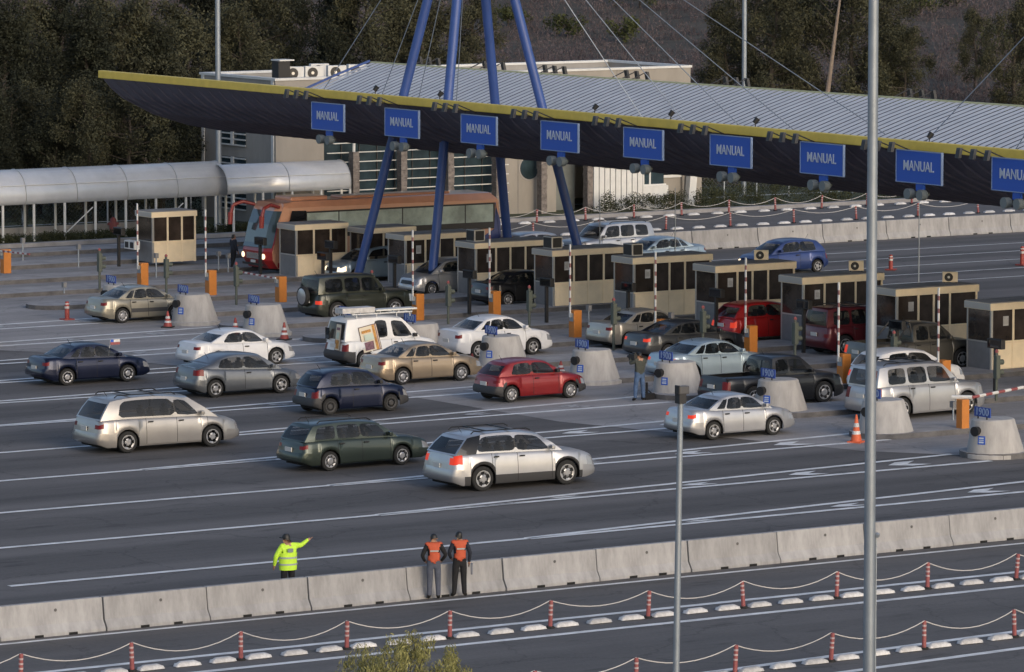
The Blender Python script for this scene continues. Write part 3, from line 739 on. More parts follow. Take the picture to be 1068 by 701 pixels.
# traffic cones
def cone(px, py, h, label, style='striped'):
    x, y = G(px, py, 0); t = thing('traffic_cone', label, 'traffic cone', (x, y, .02), random.uniform(0, 1))
    m1 = mat('cone_orange', (.62, .12, .045), .6) if style == 'plain' else mat('cone_red', (.30, .05, .04), .6, var=.3, vscale=6)
    b = MB(); b.box(-.24, .24, -.24, .24, 0, .05, M_RUB if style == 'striped' else m1); b.build('base', t)
    if style == 'tube': prof = [(.1, .05), (.1, h-.1), (.07, h)]
    else: prof = [(.19, .05), (.10, h*.55), (.03, h)]
    b = MB(); b.lathe((0, 0, 0), prof, m1, 16); b.build('body', t, smooth=True)
    def rr(z):
        for (r0, z0), (r1, z1) in zip(prof[:-1], prof[1:]):
            if z0 <= z <= z1: return r0+(r1-r0)*(z-z0)/(z1-z0)+.006
        return .05
    for za, zb_ in (((.30*h, .42*h), (.56*h, .70*h)) if style != 'tube' else ((.62*h, .74*h), (.85*h, .9*h))): b = MB(); b.lathe((0, 0, 0), [(rr(za), za), (rr(zb_), zb_)], M_WHITE, 16); b.build('reflective_band', t)
for a in [(70, 334, .78, 'red tube delineator with white bands on the road at the left', 'tube'), (175, 342, .68, 'dirty striped traffic cone by the nose of the beige saloon', 'striped'),
          (245.5, 350, .72, 'dirty striped traffic cone left of the concrete cone', 'striped'), (296.5, 355, .72, 'dirty striped traffic cone right of the concrete cone', 'striped'),
          (893, 462, .95, 'bright orange traffic cone left of the tall lamp pole', 'plain'), (492.5, 384, .55, 'small red traffic cone by the rear wheel of the white saloon', 'striped'),
          (585, 392, .55, 'small striped traffic cone behind the red hatchback', 'striped'), (929, 282, .72, 'red and white striped tube marker on the far carriageway', 'tube'),
          (1066, 277, .9, 'red and white striped marker at the right edge of the frame', 'tube')]:
    cone(*a)

# lamp poles
def pole(x, y, h, r0, r1, label, parts=True, lean=0):
    t = thing('lamp_pole', label, 'lamp pole', (x, y, 0))
    b = MB(); b.tube((0, 0, 0), (0, 0, h), r0, M_GALV, 16, r2=r1); o = b.build('shaft', t, smooth=True)
    b = MB(); b.lathe((0, 0, 0), [(r0*2, 0), (r0*2, .05)], M_GALV, 16); b.build('base_plate', t)
    if parts:
        b = MB()
        for a in range(4): b.box(-.3+a*.0+.9*math.cos(a*math.pi/2), .3+.9*math.cos(a*math.pi/2), -.25+.9*math.sin(a*math.pi/2), .25+.9*math.sin(a*math.pi/2), h-.3, h, M_GALV)
        b.tube((-.9, 0, h-.1), (.9, 0, h-.1), .05, M_GALV, 6); b.tube((0, -.9, h-.1), (0, .9, h-.1), .05, M_GALV, 6); b.build('lantern', t)
    t.rotation_euler = (0, lean, 0)
    return t
X5, Y5 = G(906, 712)
tall = pole(X5, Y5, 22, .145, .115, 'tall grey lamp pole in the right foreground running the full height of the frame')
b = MB(); b.tube((.135, -.085, 0), (.135, -.085, 3.6), .02, M_GALV, 6); b.lathe((.15, -.1, 3.6), [(.05, 0), (.07, .08), (.04, .12)], M_GALV, 10); b.build('cable_box', tall)
X6, Y6 = G(705, 712)
sh = pole(X6, Y6, 7.3, .085, .07, 'short grey camera pole in front of the silver saloon', parts=False, lean=R(.9))
b = MB(); b.box(-.08, .20, -.09, .09, 7.13, 7.33, mat('camera_grey', (.07, .07, .075), .5)); b.box(-.12, -.08, -.10, .10, 7.12, 7.35, M_DARK); b.build('camera_housing', sh, bevel=.02)
b = MB(); b.box(-.1, .1, -.1, .1, 6.9, 7.15, M_DARK); b.build('camera_bracket', sh)
pole(130.6, 229.3, 17, .16, .12, 'tall pale lamp pole in front of the concrete building at left')
pole(165.6, 231, 17, .15, .12, 'tall pale lamp pole behind the canopy right of centre')
pole(*G(862, 165), 15, .12, .05, 'slim pale pole far behind the canopy', parts=False) if False else None

# ------------------------------------------------------------------ building
BX, BY, BH = 132.78, 227.1, 7.6
bl = thing('toll_building', 'long concrete office building with flat roof behind the canopy', 'building', (BX, BY, 0))
M_WALL = mat('wall_concrete', (0.30, 0.285, 0.26), .85, var=.22, vscale=.5, bump=.1, stretch=(1, 1, .3))
M_WALLB = mat('wall_beige', (0.30, 0.275, 0.24), .85, var=.15, vscale=.7, stretch=(1, 1, .4))
M_ROOF = mat('roof_membrane', (0.50, 0.50, 0.52), .6, var=.2, vscale=.4)
BL = 26.4; DP = 7.9
def lx(px, off=0.0):
    d = ray(px, 200); return d[0]*(BY+off)/d[1]-BX
w_ = MB(); g0, g1 = lx(338), lx(527); c0, c1 = lx(580), lx(609)
w_.box(0.0, .3, .31, DP, 0, BH, M_WALL)
w_.box(0, g0, 0, .3, 0, BH, M_WALLB); w_.box(g1, c0, 0, .3, 0, BH, M_WALLB)
w_.box(g0, g1, 0.0, .3, 6.2, BH, M_WALLB)
w_.box(c0, c1, .9, 1.1, 0, BH-.3, M_WALLB); w_.box(c0, c1, 0, .3, 4.6, BH, M_WALLB)
w_.box(c1, BL, 0, .3, 3.9, BH, M_WALLB); w_.box(BL-.3, BL, .31, DP, 0, BH, M_WALLB); w_.box(0.31, BL-.31, DP-.3, DP, 0, BH, M_WALL)
for xx in (4.3, 8.6, 12.9, 17.2, 21.5): w_.box(xx, xx+.02, -.004, 0, 6.3, BH, M_KERB)
for xx in (lx(540), lx(570)): w_.box(xx, xx+.03, -.004, 0, 0, 6.1, M_KERB)
w_.build('walls', bl)
r_ = MB(); r_.box(.31, BL-.31, .31, DP-.31, BH-.75, BH-.6, M_ROOF); r_.build('roof', bl)
r_ = MB()
r_.box(-.06, BL+.06, -.06, .36, BH, BH+.12, M_WHITEM); r_.box(-.06, .36, .37, DP+.06, BH, BH+.12, M_WHITEM); r_.box(BL-.36, BL+.06, .37, DP+.06, BH, BH+.12, M_WHITEM); r_.box(.37, BL-.37, DP-.36, DP+.06, BH, BH+.12, M_WHITEM)
r_.build('parapet', bl)
for z0, z1 in ((4.0, 7.0), (0.6, 3.4)):
    g = MB(); g.box(-.03, 0.0-.001, 3.1, 5.6, z0, z1, M_BLUEG); wn = g.build('window', bl)
    g = MB()
    k = z0
    while k < z1+.01: g.box(-.12, -.05, 3.0, 5.7, k, k+.07, M_WHITEM); k += .3
    g.box(-.14, -.05, 4.25, 4.5, z0, z1, M_WHITEM); g.build('louvre', wn)
g = MB(); g.box(-.05, 0-.001, 0.15, 0.4, 0, BH, M_WHITEM); g.build('downpipe', bl); g = MB(); g.box(-.05, -.001, 7.5, 7.75, 0, BH, M_WHITEM); g.build('downpipe', bl)
g = MB(); g.box(g0, g1, .14, .2, 0.5, 6.2, M_BLUEG); cw = g.build('curtain_wall', bl)
for i in range(11):
    g = MB(); g.box(g0, g1, -.35, -.30, 0.7+i*.5, .745+i*.5, M_WHITEM); g.build('sunshade_bar', cw)
g = MB(); k = g0
while k < g1: g.box(k, k+.05, .08, .14, .5, 6.2, M_DARK); k += 1.1
g.build('mullions', cw)
g = MB(); g.box(g0, g1, 0, .3, 0, .5, M_CONC); g.build('plinth', bl)
for i, pp in enumerate((369, 419, 468, 518, 565, 613)):
    xx = lx(pp, -.6)
    g = MB(); hh = 3.6 if i < 4 else 4.6
    k = 0
    while k < hh:
        e = random.uniform(0, .03); g.box(xx-.17-e, xx+.17+e, -.85-e, -.42+e, k, k+.26, M_STONE); k += .27
    g.build('stone_pillar', bl)
    if i < 4: g = MB(); g.tube((xx, -.62, hh), (xx, -.62, 5.8), .08, M_WHITEM, 8); g.tube((xx, -.62, 5.2), (xx+.9, -.3, 5.6), .04, M_WHITEM, 6); g.build('roof_strut', bl)
xw = lx(552)
g = MB(); g.lathe((xw, -.02, 2.45), [(.68, 0), (.68, .05)], M_CONC, 28, 'y'); g.lathe((xw, -.04, 2.45), [(.60, 0), (.60, .02)], M_BLUEG, 28, 'y'); g.build('round_window', bl)
g = MB(); g.box(c0+.05, c1-.05, .86, .895, 0.0, 4.0, mat('door_panel', (.17, .185, .175), .6, var=.2, vscale=1)); g.build('entrance_door', bl)
AX = lx(619, -.9)
ax = thing('ribbed_annex', 'low white ribbed annex wall with a tall window at the foot of the building', 'building', (BX+AX, BY-.9, 0))
g = MB(); k = 0; w1 = lx(672, -.9)-AX; w2 = lx(697, -.9)-AX
while k < w1-.3: g.box(k, k+.3, -.06, 0.0, 0, 4.6, M_WHITEM); g.box(k+.3, k+.36, -.02, 0, 0, 4.6, M_GREYM); k += .36
g.box(0, w2, 0.001, .8, 0, 1.25, M_WHITEM); g.box(0, w1, .001, .8, 1.25, 4.6, M_WHITEM); g.build('wall', ax)
g = MB(); g.box(w1+.02, w2-.1, .3, .5, 1.3, 3.6, M_BLUEG); wn = g.build('window', ax); g = MB(); g.box(w1+.5, w1+.6, .25, .3, 1.3, 3.6, M_WHITEM); g.build('frame', wn); g = MB(); g.box(w1, w2, .2, .3, 1.25, 1.33, M_WHITEM); g.build('sill', wn)
x7 = lx(735, .2)-AX
g = MB(); g.box(w2-.2, x7, 1.4, 1.7, 0, 4.6, M_WALLB); g.build('side_wall', ax)
g = MB(); g.box(w2+.1, w2+1.9, 1.36, 1.398, 1.7, 3.8, M_GLASS); wn = g.build('window', ax); g = MB(); g.box(w2, w2+2.0, 1.30, 1.36, 1.55, 1.7, M_WHITEM); g.build('sill', wn)
g = MB(); g.prism([(w2+1.75, 0), (w2+2.2, 0), (w2+2.6, 4.2), (w2+2.15, 4.2)], .6, 1.0, M_WHITEM); g.build('raking_post', ax)
# roof air conditioners
for i, (xx, yy, z) in enumerate([(2.4, 1.5, 0), (3.6, 1.5, 0), (5.0, 1.5, 0), (6.5, 1.9, 0), (5.2, 3.6, 0)]):
    fan_ac((BX+xx-0.4, BY+yy, BH-.12), 'white fan air conditioner on the office roof, %s of its cluster' % nth(i), rz=R(-15), m=M_WHITEM, grp='air conditioners on the building roof', s=1.2)
g = MB(); g.box(BX+.9, BX+1.6, BY+1.2, BY+1.9, BH-.6, BH+.95, M_BLACK); g.box(BX+.9, BX+1.8, BY+1.1, BY+2.0, BH+.95, BH+1.02, M_WHITEM); g.box(BX+.6, BX+7.5, BY+1.0, BY+4.3, BH-.6, BH-.14, M_CONC); tag(g.build('roof_cabinet'), 'black equipment cabinet at the left end of the roof air conditioners', 'cabinet')

# ------------------------------------------------------------------ tube walkway
M_TUBE = mat('polycarbonate', (0.80, 0.81, 0.83), .25, metal=.2, alpha=.74, var=.12, vscale=.8)
def walkway(x0, x1, yc, z, r_, label, posts=True):
    t = thing('tube_walkway', label, 'covered walkway', (x0, yc, 0))
    L_ = x1-x0; n = 18; g = MB(); vs = []
    for i in range(n+1):
        a = math.pi*(-0.10+1.2*i/n); vs += [(0, -r_*math.cos(a), z+r_*math.sin(a)), (L_, -r_*math.cos(a), z+r_*math.sin(a))]
    g.add(vs, [(2*i, 2*i+1, 2*i+3, 2*i+2) for i in range(n)], M_TUBE); o = g.build('vault', t, smooth=True, ang=80); s = o.modifiers.new('s', 'SOLIDIFY'); s.thickness = .03
    k = 0
    while k <= L_+.01:
        g = MB()
        for i in range(n):
            a0, a1 = math.pi*(-.1+1.2*i/n), math.pi*(-.1+1.2*(i+1)/n); rr = r_+.008
            g.tube((k, -rr*math.cos(a0), z+rr*math.sin(a0)), (k, -rr*math.cos(a1), z+rr*math.sin(a1)), .02, M_ALU, 5, cap=False)
        k += L_/max(1, round(L_/3.0)); g.build('hoop', t)
    g = MB(); a = R(25); g.tube((0, -(r_+.02)*math.cos(a), z+(r_+.02)*math.sin(a)), (L_, -(r_+.02)*math.cos(a), z+(r_+.02)*math.sin(a)), .02, M_WHITEM, 5); g.build('side_rail', t)
    if posts:
        k = .4; j = 0
        while k < L_:
            for yy in (-r_*.9, r_*.9):
                g = MB(); g.tube((k+(.7 if yy > 0 else 0), yy, 0), (k+(.7 if yy > 0 else 0), yy, z), .07, M_WHITEM, 8); g.build('post', t)
            if j % 3 == 1:
                g = MB(); g.tube((k, -r_*.9, .3), (k+1.6, -r_*.9, 1.6), .03, M_WHITEM, 6); g.build('brace', t)
            k += 1.75; j += 1
    return t
walkway(91, 128.8, 226.5, 2.3, 1.3, 'translucent half-round covered walkway on white posts at the left')
walkway(130.0, 137.3, 229.2-.9-1.45+1.2, 2.2, 1.0, 'smaller half-round walkway section against the building wall', posts=False) if False else None
t2 = walkway(128.5, 135.9, 225.8, 2.32, 1.12, 'translucent half-round walkway section in front of the concrete building')

# fences
def fence(x0, x1, y, h, n, label, m=M_GALV):
    t = thing('wire_fence', label, 'fence', (x0, y, 0)); dx = (x1-x0)/n
    for i in range(n+1):
        g = MB(); g.tube((i*dx, 0, 0), (i*dx, 0, h), .05, m, 6); g.build('post', t)
    g = MB(); g.tube((0, 0, h-.06), (x1-x0, 0, h-.06), .02, m, 5); g.tube((0, 0, .15), (x1-x0, 0, .15), .02, m, 5)
    g.build('rail', t)
    g = MB(); k = 0.0
    while k < x1-x0:   # wire mesh: crossing diagonals
        g.tube((k, 0, .1), (min(k+h-.1, x1-x0), 0, .1+min(h-.1, x1-x0-k)), .002, m, 3, cap=False)
        g.tube((k, 0, h), (min(k+h-.1, x1-x0), 0, h-min(h-.1, x1-x0-k)), .002, m, 3, cap=False); k += .25
    g.build('mesh', t)
    return t
fence(96, 131, 233, 2.2, 14, 'grey wire fence behind the covered walkway')
fence(152, 190, 229.5, 2.3, 17, 'grey wire fence behind the hedge on the right')
g = MB(); g.box(95, 128, 228.6, 228.8, 0, .45, M_CONC); tag(g.build('low_wall'), 'low concrete wall along the foot of the walkway', 'wall')
g = MB(); xq, yq = G(660+0, 200)
# red hydrant-like marker seen through the posts
xq, yq = 123.4, 227.6
t = thing('hydrant', 'small red hydrant between the walkway posts at the left', 'hydrant', (xq, yq, 0)); g = MB(); g.lathe((0, 0, 0), [(.2, 0), (.2, .5), (.15, .75), (.05, .85)], M_RED, 12); g.build('body', t, smooth=True); g = MB(); g.tube((-.3, 0, .5), (.3, 0, .5), .07, M_RED, 8); g.build('outlet', t)
# ------------------------------------------------------------------ vegetation
def leafcloud(name, centers, radii, per, size, m, seed, kind_flat=0.7, ups=0.0):
    """leaf-sized faces scattered through ellipsoid clumps; centers Nx3, radii Nx3"""
    g = np.random.default_rng(seed); C_ = np.repeat(np.asarray(centers, float), per, 0); Rr = np.repeat(np.asarray(radii, float), per, 0)
    n = len(C_); d = g.normal(size=(n, 3)); d /= np.linalg.norm(d, axis=1)[:, None]
    rad = g.random(n)**0.45; P = C_+d*Rr*rad[:, None]
    a = g.normal(size=(n, 3)); a /= np.linalg.norm(a, axis=1)[:, None]; a[:, 2] += ups
    b = np.cross(a, g.normal(size=(n, 3))); b /= np.linalg.norm(b, axis=1)[:, None]
    s = (size*(0.6+0.8*g.random(n)))[:, None]
    V = np.empty((n*3, 3)); V[0::3] = P-a*s*.9-b*s*.0; V[1::3] = P+b*s*kind_flat; V[2::3] = P+a*s*.9-b*s*.25
    me = bpy.data.meshes.new(name); me.vertices.add(n*3); me.vertices.foreach_set('co', V.ravel())
    me.loops.add(n*3); me.loops.foreach_set('vertex_index', np.arange(n*3, dtype=np.int32))
    me.polygons.add(n); me.polygons.foreach_set('loop_start', np.arange(0, n*3, 3, dtype=np.int32)); me.polygons.foreach_set('loop_total', np.full(n, 3, dtype=np.int32))
    me.materials.append(m); me.update(calc_edges=True)
    o = bpy.data.objects.new(name, me); col.objects.link(o); return o
F_DARK = foliage('foliage_dark', (0.010, 0.012, 0.008), (0.036, 0.040, 0.024), .30)
F_OLIVE = foliage('foliage_olive', (0.022, 0.023, 0.014), (0.085, 0.085, 0.048), .4)
F_SCRUB = foliage('foliage_scrub', (0.040, 0.031, 0.033), (0.165, 0.128, 0.13), .4)
F_GREENB = foliage('foliage_hill_green', (0.022, 0.028, 0.010), (0.085, 0.095, 0.035), .4)
F_HEDGE = foliage('foliage_hedge', (0.020, 0.024, 0.010), (0.060, 0.066, 0.030), .7)
F_BUSH = foliage('foliage_bush', (0.07, 0.075, 0.02), (0.36, 0.34, 0.13), 4.0)
def tree_proto(seed, h, rad, kind, m, leaf, per, lo=0.12, name='tree'):
    g = random.Random(seed); t = thing(name, '', 'tree')
    b = MB(); p = Vector((0, 0, 0)); segs = 6; prev = p; r0 = h*.016+.06; pts = [p]
    for i in range(segs):
        q = prev+Vector((g.uniform(-.03, .03)*h, g.uniform(-.03, .03)*h, h*.88/segs)); b.tube(prev, q, r0*(1-i/segs*.85), M_WOODY, 8, r2=r0*(1-(i+1)/segs*.85), cap=False); prev = q; pts.append(q)
    cs, rs_ = [], []
    nb = int(26*h/10)
    for k in range(nb):
        f = lo+(1-lo)*(k+g.random())/nb
        i = min(segs-1, int(f*segs)); base = pts[i].lerp(pts[i+1], f*segs-i)
        if kind == 'cone': rr = rad*(1.05-f)**.7*g.uniform(.35, 1)
        else: rr = rad*math.sin(math.pi*min(1, max(.1, f*.86+.12)))**.6*g.uniform(.25, 1)
        a = g.uniform(0, 2*math.pi); e = base+Vector((math.cos(a)*rr, math.sin(a)*rr, h*.05*g.uniform(.2, 1.5)))
        b.tube(base, e, r0*.25, M_WOODY, 5, r2=.02, cap=False)
        for _ in range(3):
            cs.append(e+Vector((g.uniform(-.6, .6), g.uniform(-.6, .6), g.uniform(-.5, .6)))*rad*.35)
            s = rad*g.uniform(.16, .34); rs_.append((s, s, s*g.uniform(.8, 1.5)))
    tr = b.build('trunk', t)
    cr = leafcloud('crown', cs, rs_, per, leaf, m, seed); cr.parent = t
    return t
# prototypes, moved into place on first use
F_FAR = foliage('foliage_far', (0.026, 0.026, 0.016), (0.085, 0.082, 0.045), .4)
protos = [tree_proto(11, 14, 3.0, 'cone', F_DARK, .12, 190), tree_proto(12, 13, 3.4, 'round', F_OLIVE, .115, 190), tree_proto(13, 16, 3.2, 'cone', F_DARK, .12, 190),
          tree_proto(14, 12, 3.2, 'round', F_OLIVE, .12, 180), tree_proto(15, 10, 3.6, 'round', F_DARK, .12, 190)]
used = set()
def place_tree(pi, x, y, s, label, grp, rz=0):
    o = protos[pi] if pi not in used else dup(protos[pi]); used.add(pi)
    d = x*fx+y*fy; o.location = (x, y, hz(d, x*rx+y*ry)-.1); o.scale = (s*random.uniform(.95, 1.12), s*random.uniform(.95, 1.12), s); o.rotation_euler = (0, 0, rz)
    return tag(o, label, 'tree', grp)
def at_d(px, d):    # lateral position seen at px at distance d
    l = (px-CX)/F*(d*ct); return DL(d, l)
kinds = {0: 'tall dark narrow evergreen', 1: 'olive green round-topped tree', 2: 'very tall dark evergreen', 3: 'loose olive tree', 4: 'broad dark bushy tree'}
# (px, distance, proto, scale)
TL = [(-28, 282, 2, 1.0), (2, 276, 0, .98), (22, 286, 1, 1.02), (48, 279, 4, 1.0), (70, 287, 2, .86), (92, 277, 0, .95), (104, 290, 1, 1.05), (128, 281, 3, 1.12), (150, 286, 1, 1.0), (160, 281, 0, .85),
      (196, 292, 3, 1.05), (222, 298, 4, 1.1), (246, 296, 1, .95), (10, 268, 4, .7), (60, 268, 4, .62), (112, 268, 4, .66), (160, 269, 4, .62), (-10, 266, 0, .6), (38, 270, 3, .62), (86, 266, 1, .6), (136, 266, 3, .66)]
for i, (px, d, p, s) in enumerate(TL):
    x, y = at_d(px, d); s *= .87 if d > 272 else 1
    row = 'front rank' if d < 272 else 'rear rank'
    place_tree(p, x, y, s, '%s behind the covered walkway, %s, %s' % (kinds[p], row, '%s from left' % nth(sum(1 for q in TL if (q[1] < 272) == (d < 272) and q[0] < px))), 'dark trees behind the covered walkway', random.uniform(0, 6))
TM = [(272, 312, 3, .92), (300, 318, 1, .8), (322, 309, 4, .85), (352, 313, 0, .85), (380, 310, 1, .95), (408, 320, 2, .72), (434, 312, 3, .9), (462, 318, 4, .75), (494, 324, 1, .66), (240, 322, 2, .9), (205, 324, 0, 1.0)]
for i, (px, d, p, s) in enumerate(TM):
    x, y = at_d(px, d)
    place_tree(p, x, y, s, '%s behind the office roof, %s from left of its row' % (kinds[p], nth(sum(1 for q in TM if q[0] < px))), 'trees behind the office building', random.uniform(0, 6))
TR = [(758, 322, 1, .62), (782, 330, 3, .85), (808, 320, 1, .86), (838, 326, 3, .74), (892, 322, 3, .88), (922, 330, 1, .72), (946, 322, 3, .55), (1062, 322, 1, .66), (1086, 328, 3, .7), (1020, 345, 1, .45)]
for i, (px, d, p, s) in enumerate(TR):
    x, y = at_d(px, d)
    place_tree(p, x, y, s, '%s on the hillside above the canopy, %s from left' % (kinds[p], nth(sum(1 for q in TR if q[0] < px))), 'trees above the right part of the canopy', random.uniform(0, 6))
# bare pale trunk leaning above the canopy
x, y = at_d(861, 308); tb = thing('bare_tree', 'thin bare pale trunk leaning right among the trees above the canopy', 'tree', (x, y, hz(308)-.1))
b = MB(); b.tube((0, 0, 0), (.2*rx, .2*ry, 4), .2, mat('pale_bark', (.24, .19, .15), .9, var=.25, vscale=2), 8, r2=.15); b.tube((.2*rx, .2*ry, 4), (1.2*rx, 1.2*ry, 12), .15, MATS['pale_bark'], 8, r2=.05); b.build('trunk', tb)
b = MB()
for i in range(9):
    z = 5+i*.8; s = random.choice((-1, 1)); b.tube((.5*rx, .5*ry, z), (.5*rx+s*1.2*rx, .5*ry+s*1.2*ry, z+1.3), .035, M_WOODY, 4, r2=.01)
b.build('branch', tb)
# hillside scrub: nobody could count it
g = np.random.default_rng(5); N = 9000
dd = 292+150*g.random(N)**1.15; ll = g.uniform(-62, 62, N)
nz = np.sin(ll*.21+dd*.05)+np.sin(ll*.09-dd*.11+2)+g.normal(0, .5, N)
keep = nz > -2.3; dd, ll = dd[keep], ll[keep]
ctr = []; rad_ = []
for d, l in zip(dd, ll):
    s = random.uniform(.45, 1.25)*(1+.3*math.sin(l*.4)); x, y = DL(d, l); ctr.append((x, y, hz(d, l)+s*.55)); rad_.append((s*1.15, s*1.15, s*random.uniform(.7, 1.1)))
sc = leafcloud('hillside_scrub', ctr, rad_, 70, .10, F_SCRUB, 3, .28, ups=.8); tag(sc, 'dense leafless purple-brown scrub covering the hillside', 'scrub', kind='stuff')
for i, (px, py) in enumerate([(592, 38), (668, 8), (840, 28), (918, 18), (962, 20), (652, 44), (1050, 60), (1000, 8), (530, 30)]):
    t_ = next(d for d in range(300, 600) if (lambda X, Y: True)(0, 0) and hz(d) >= 21.06-d*math.tan(TH+math.atan((py-CY)/F)))
    x, y = at_d(px, t_); s = random.uniform(.9, 1.5)
    cs = [(random.uniform(-1, 1)*s*1.2, random.uniform(-1, 1)*s*1.2, random.uniform(.4, 1.5)*s) for _ in range(14)]
    t = thing('hill_bush', 'green bush among the brown scrub, %s from left on the hillside' % nth([1, 3, 4, 5, 6, 2, 8, 7, 0][i]), 'bush', (x, y, hz(t_)), 0, 'green bushes on the hillside')
    o = leafcloud('foliage', cs, [(s*.55,)*3]*14, 60, .15, F_GREENB, 40+i); o.parent = t
    b = MB(); b.tube((0, 0, -.3), (0, 0, s), .1, M_WOODY, 6); b.build('stem', t)
# hedge
def hedge(name, x0, x1, y, wd, h, label, seed, m=F_HEDGE):
    n = int((x1-x0)/.45); cs = [(x0+(x1-x0)*random.random(), y+random.uniform(-wd, wd)/2, random.uniform(.1, h)) for _ in range(n*4)]
    o = leafcloud(name, cs, [(.4, .3, .32)]*len(cs), 110, .05, m, seed); return tag(o, label, 'hedge', kind='stuff')
hedge('hedge', 151.5, 186, 225.0, 1.6, .95, 'dense low green hedge bordering the far road', 21)
hedge('undergrowth', 96, 131, 225.3, .8, .22, 'straggly grass and weeds along the kerb by the walkway', 22)
hedge('tall_grass', 158, 200, 236, 9, .5, 'rough green grass bank behind the wire fence', 23)
hedge('weeds', 92, 132, 237, 12, .8, 'dark undergrowth beneath the trees at left', 24, F_DARK)
# two thin saplings in front of the walkway
def sapling(px, label, seed, h=3.6):
    g = random.Random(seed); x, y = G(px, 242); t = thing('sapling', label, 'tree', (x, y, 0))
    b = MB(); tips = []
    for i in range(6):
        a = g.uniform(-1, 1); e = (a*.9, g.uniform(-.4, .4), h*g.uniform(.75, 1.0)); mid = (a*.25, 0, h*.45)
        b.tube((0, 0, 0), mid, .03, M_WOODY, 5, r2=.02); b.tube(mid, e, .02, M_WOODY, 5, r2=.008)
        tips += [Vector(mid).lerp(Vector(e), f) for f in (.6, .75, .9, 1)]
    b.build('stem', t)
    o = leafcloud('leaves', tips, [(.14, .14, .16)]*len(tips), 9, .07, foliage('foliage_dry', (.05, .035, .03), (.12, .085, .06), 2), seed); o.parent = t
sapling(27, 'thin bare sapling before the walkway near the left edge', 1, 3.2); sapling(168, 'thin bare sapling in front of the walkway left of the building', 2, 4.0); sapling(100, 'small leafy sapling under the walkway roof', 3, 2.2)
# foreground bush
x, y = G(420, 742); fb = thing('foreground_bush', 'yellow-green leafy bush top poking up at the bottom edge of the frame', 'bush', (x, y, 0))
cs = []; b = MB(); g = random.Random(4)
for i in range(120):
    a = g.uniform(0, 6.28); r_ = g.random()**.6*1.65; z = g.uniform(.25, 1.0); top = 1.72-0.26*(r_)**2+g.uniform(-.18, .1)
    p = Vector((r_*math.cos(a), r_*math.sin(a)*.8, z*top)); cs.append(p); 
    if i % 4 == 0: b.tube((0, 0, 0), p, .025, M_WOODY, 5, r2=.008)
b.build('stem', fb)
o = leafcloud('leaves', cs, [(.20, .20, .26)]*len(cs), 90, .045, F_BUSH, 9, .35, ups=1.0); o.parent = fb

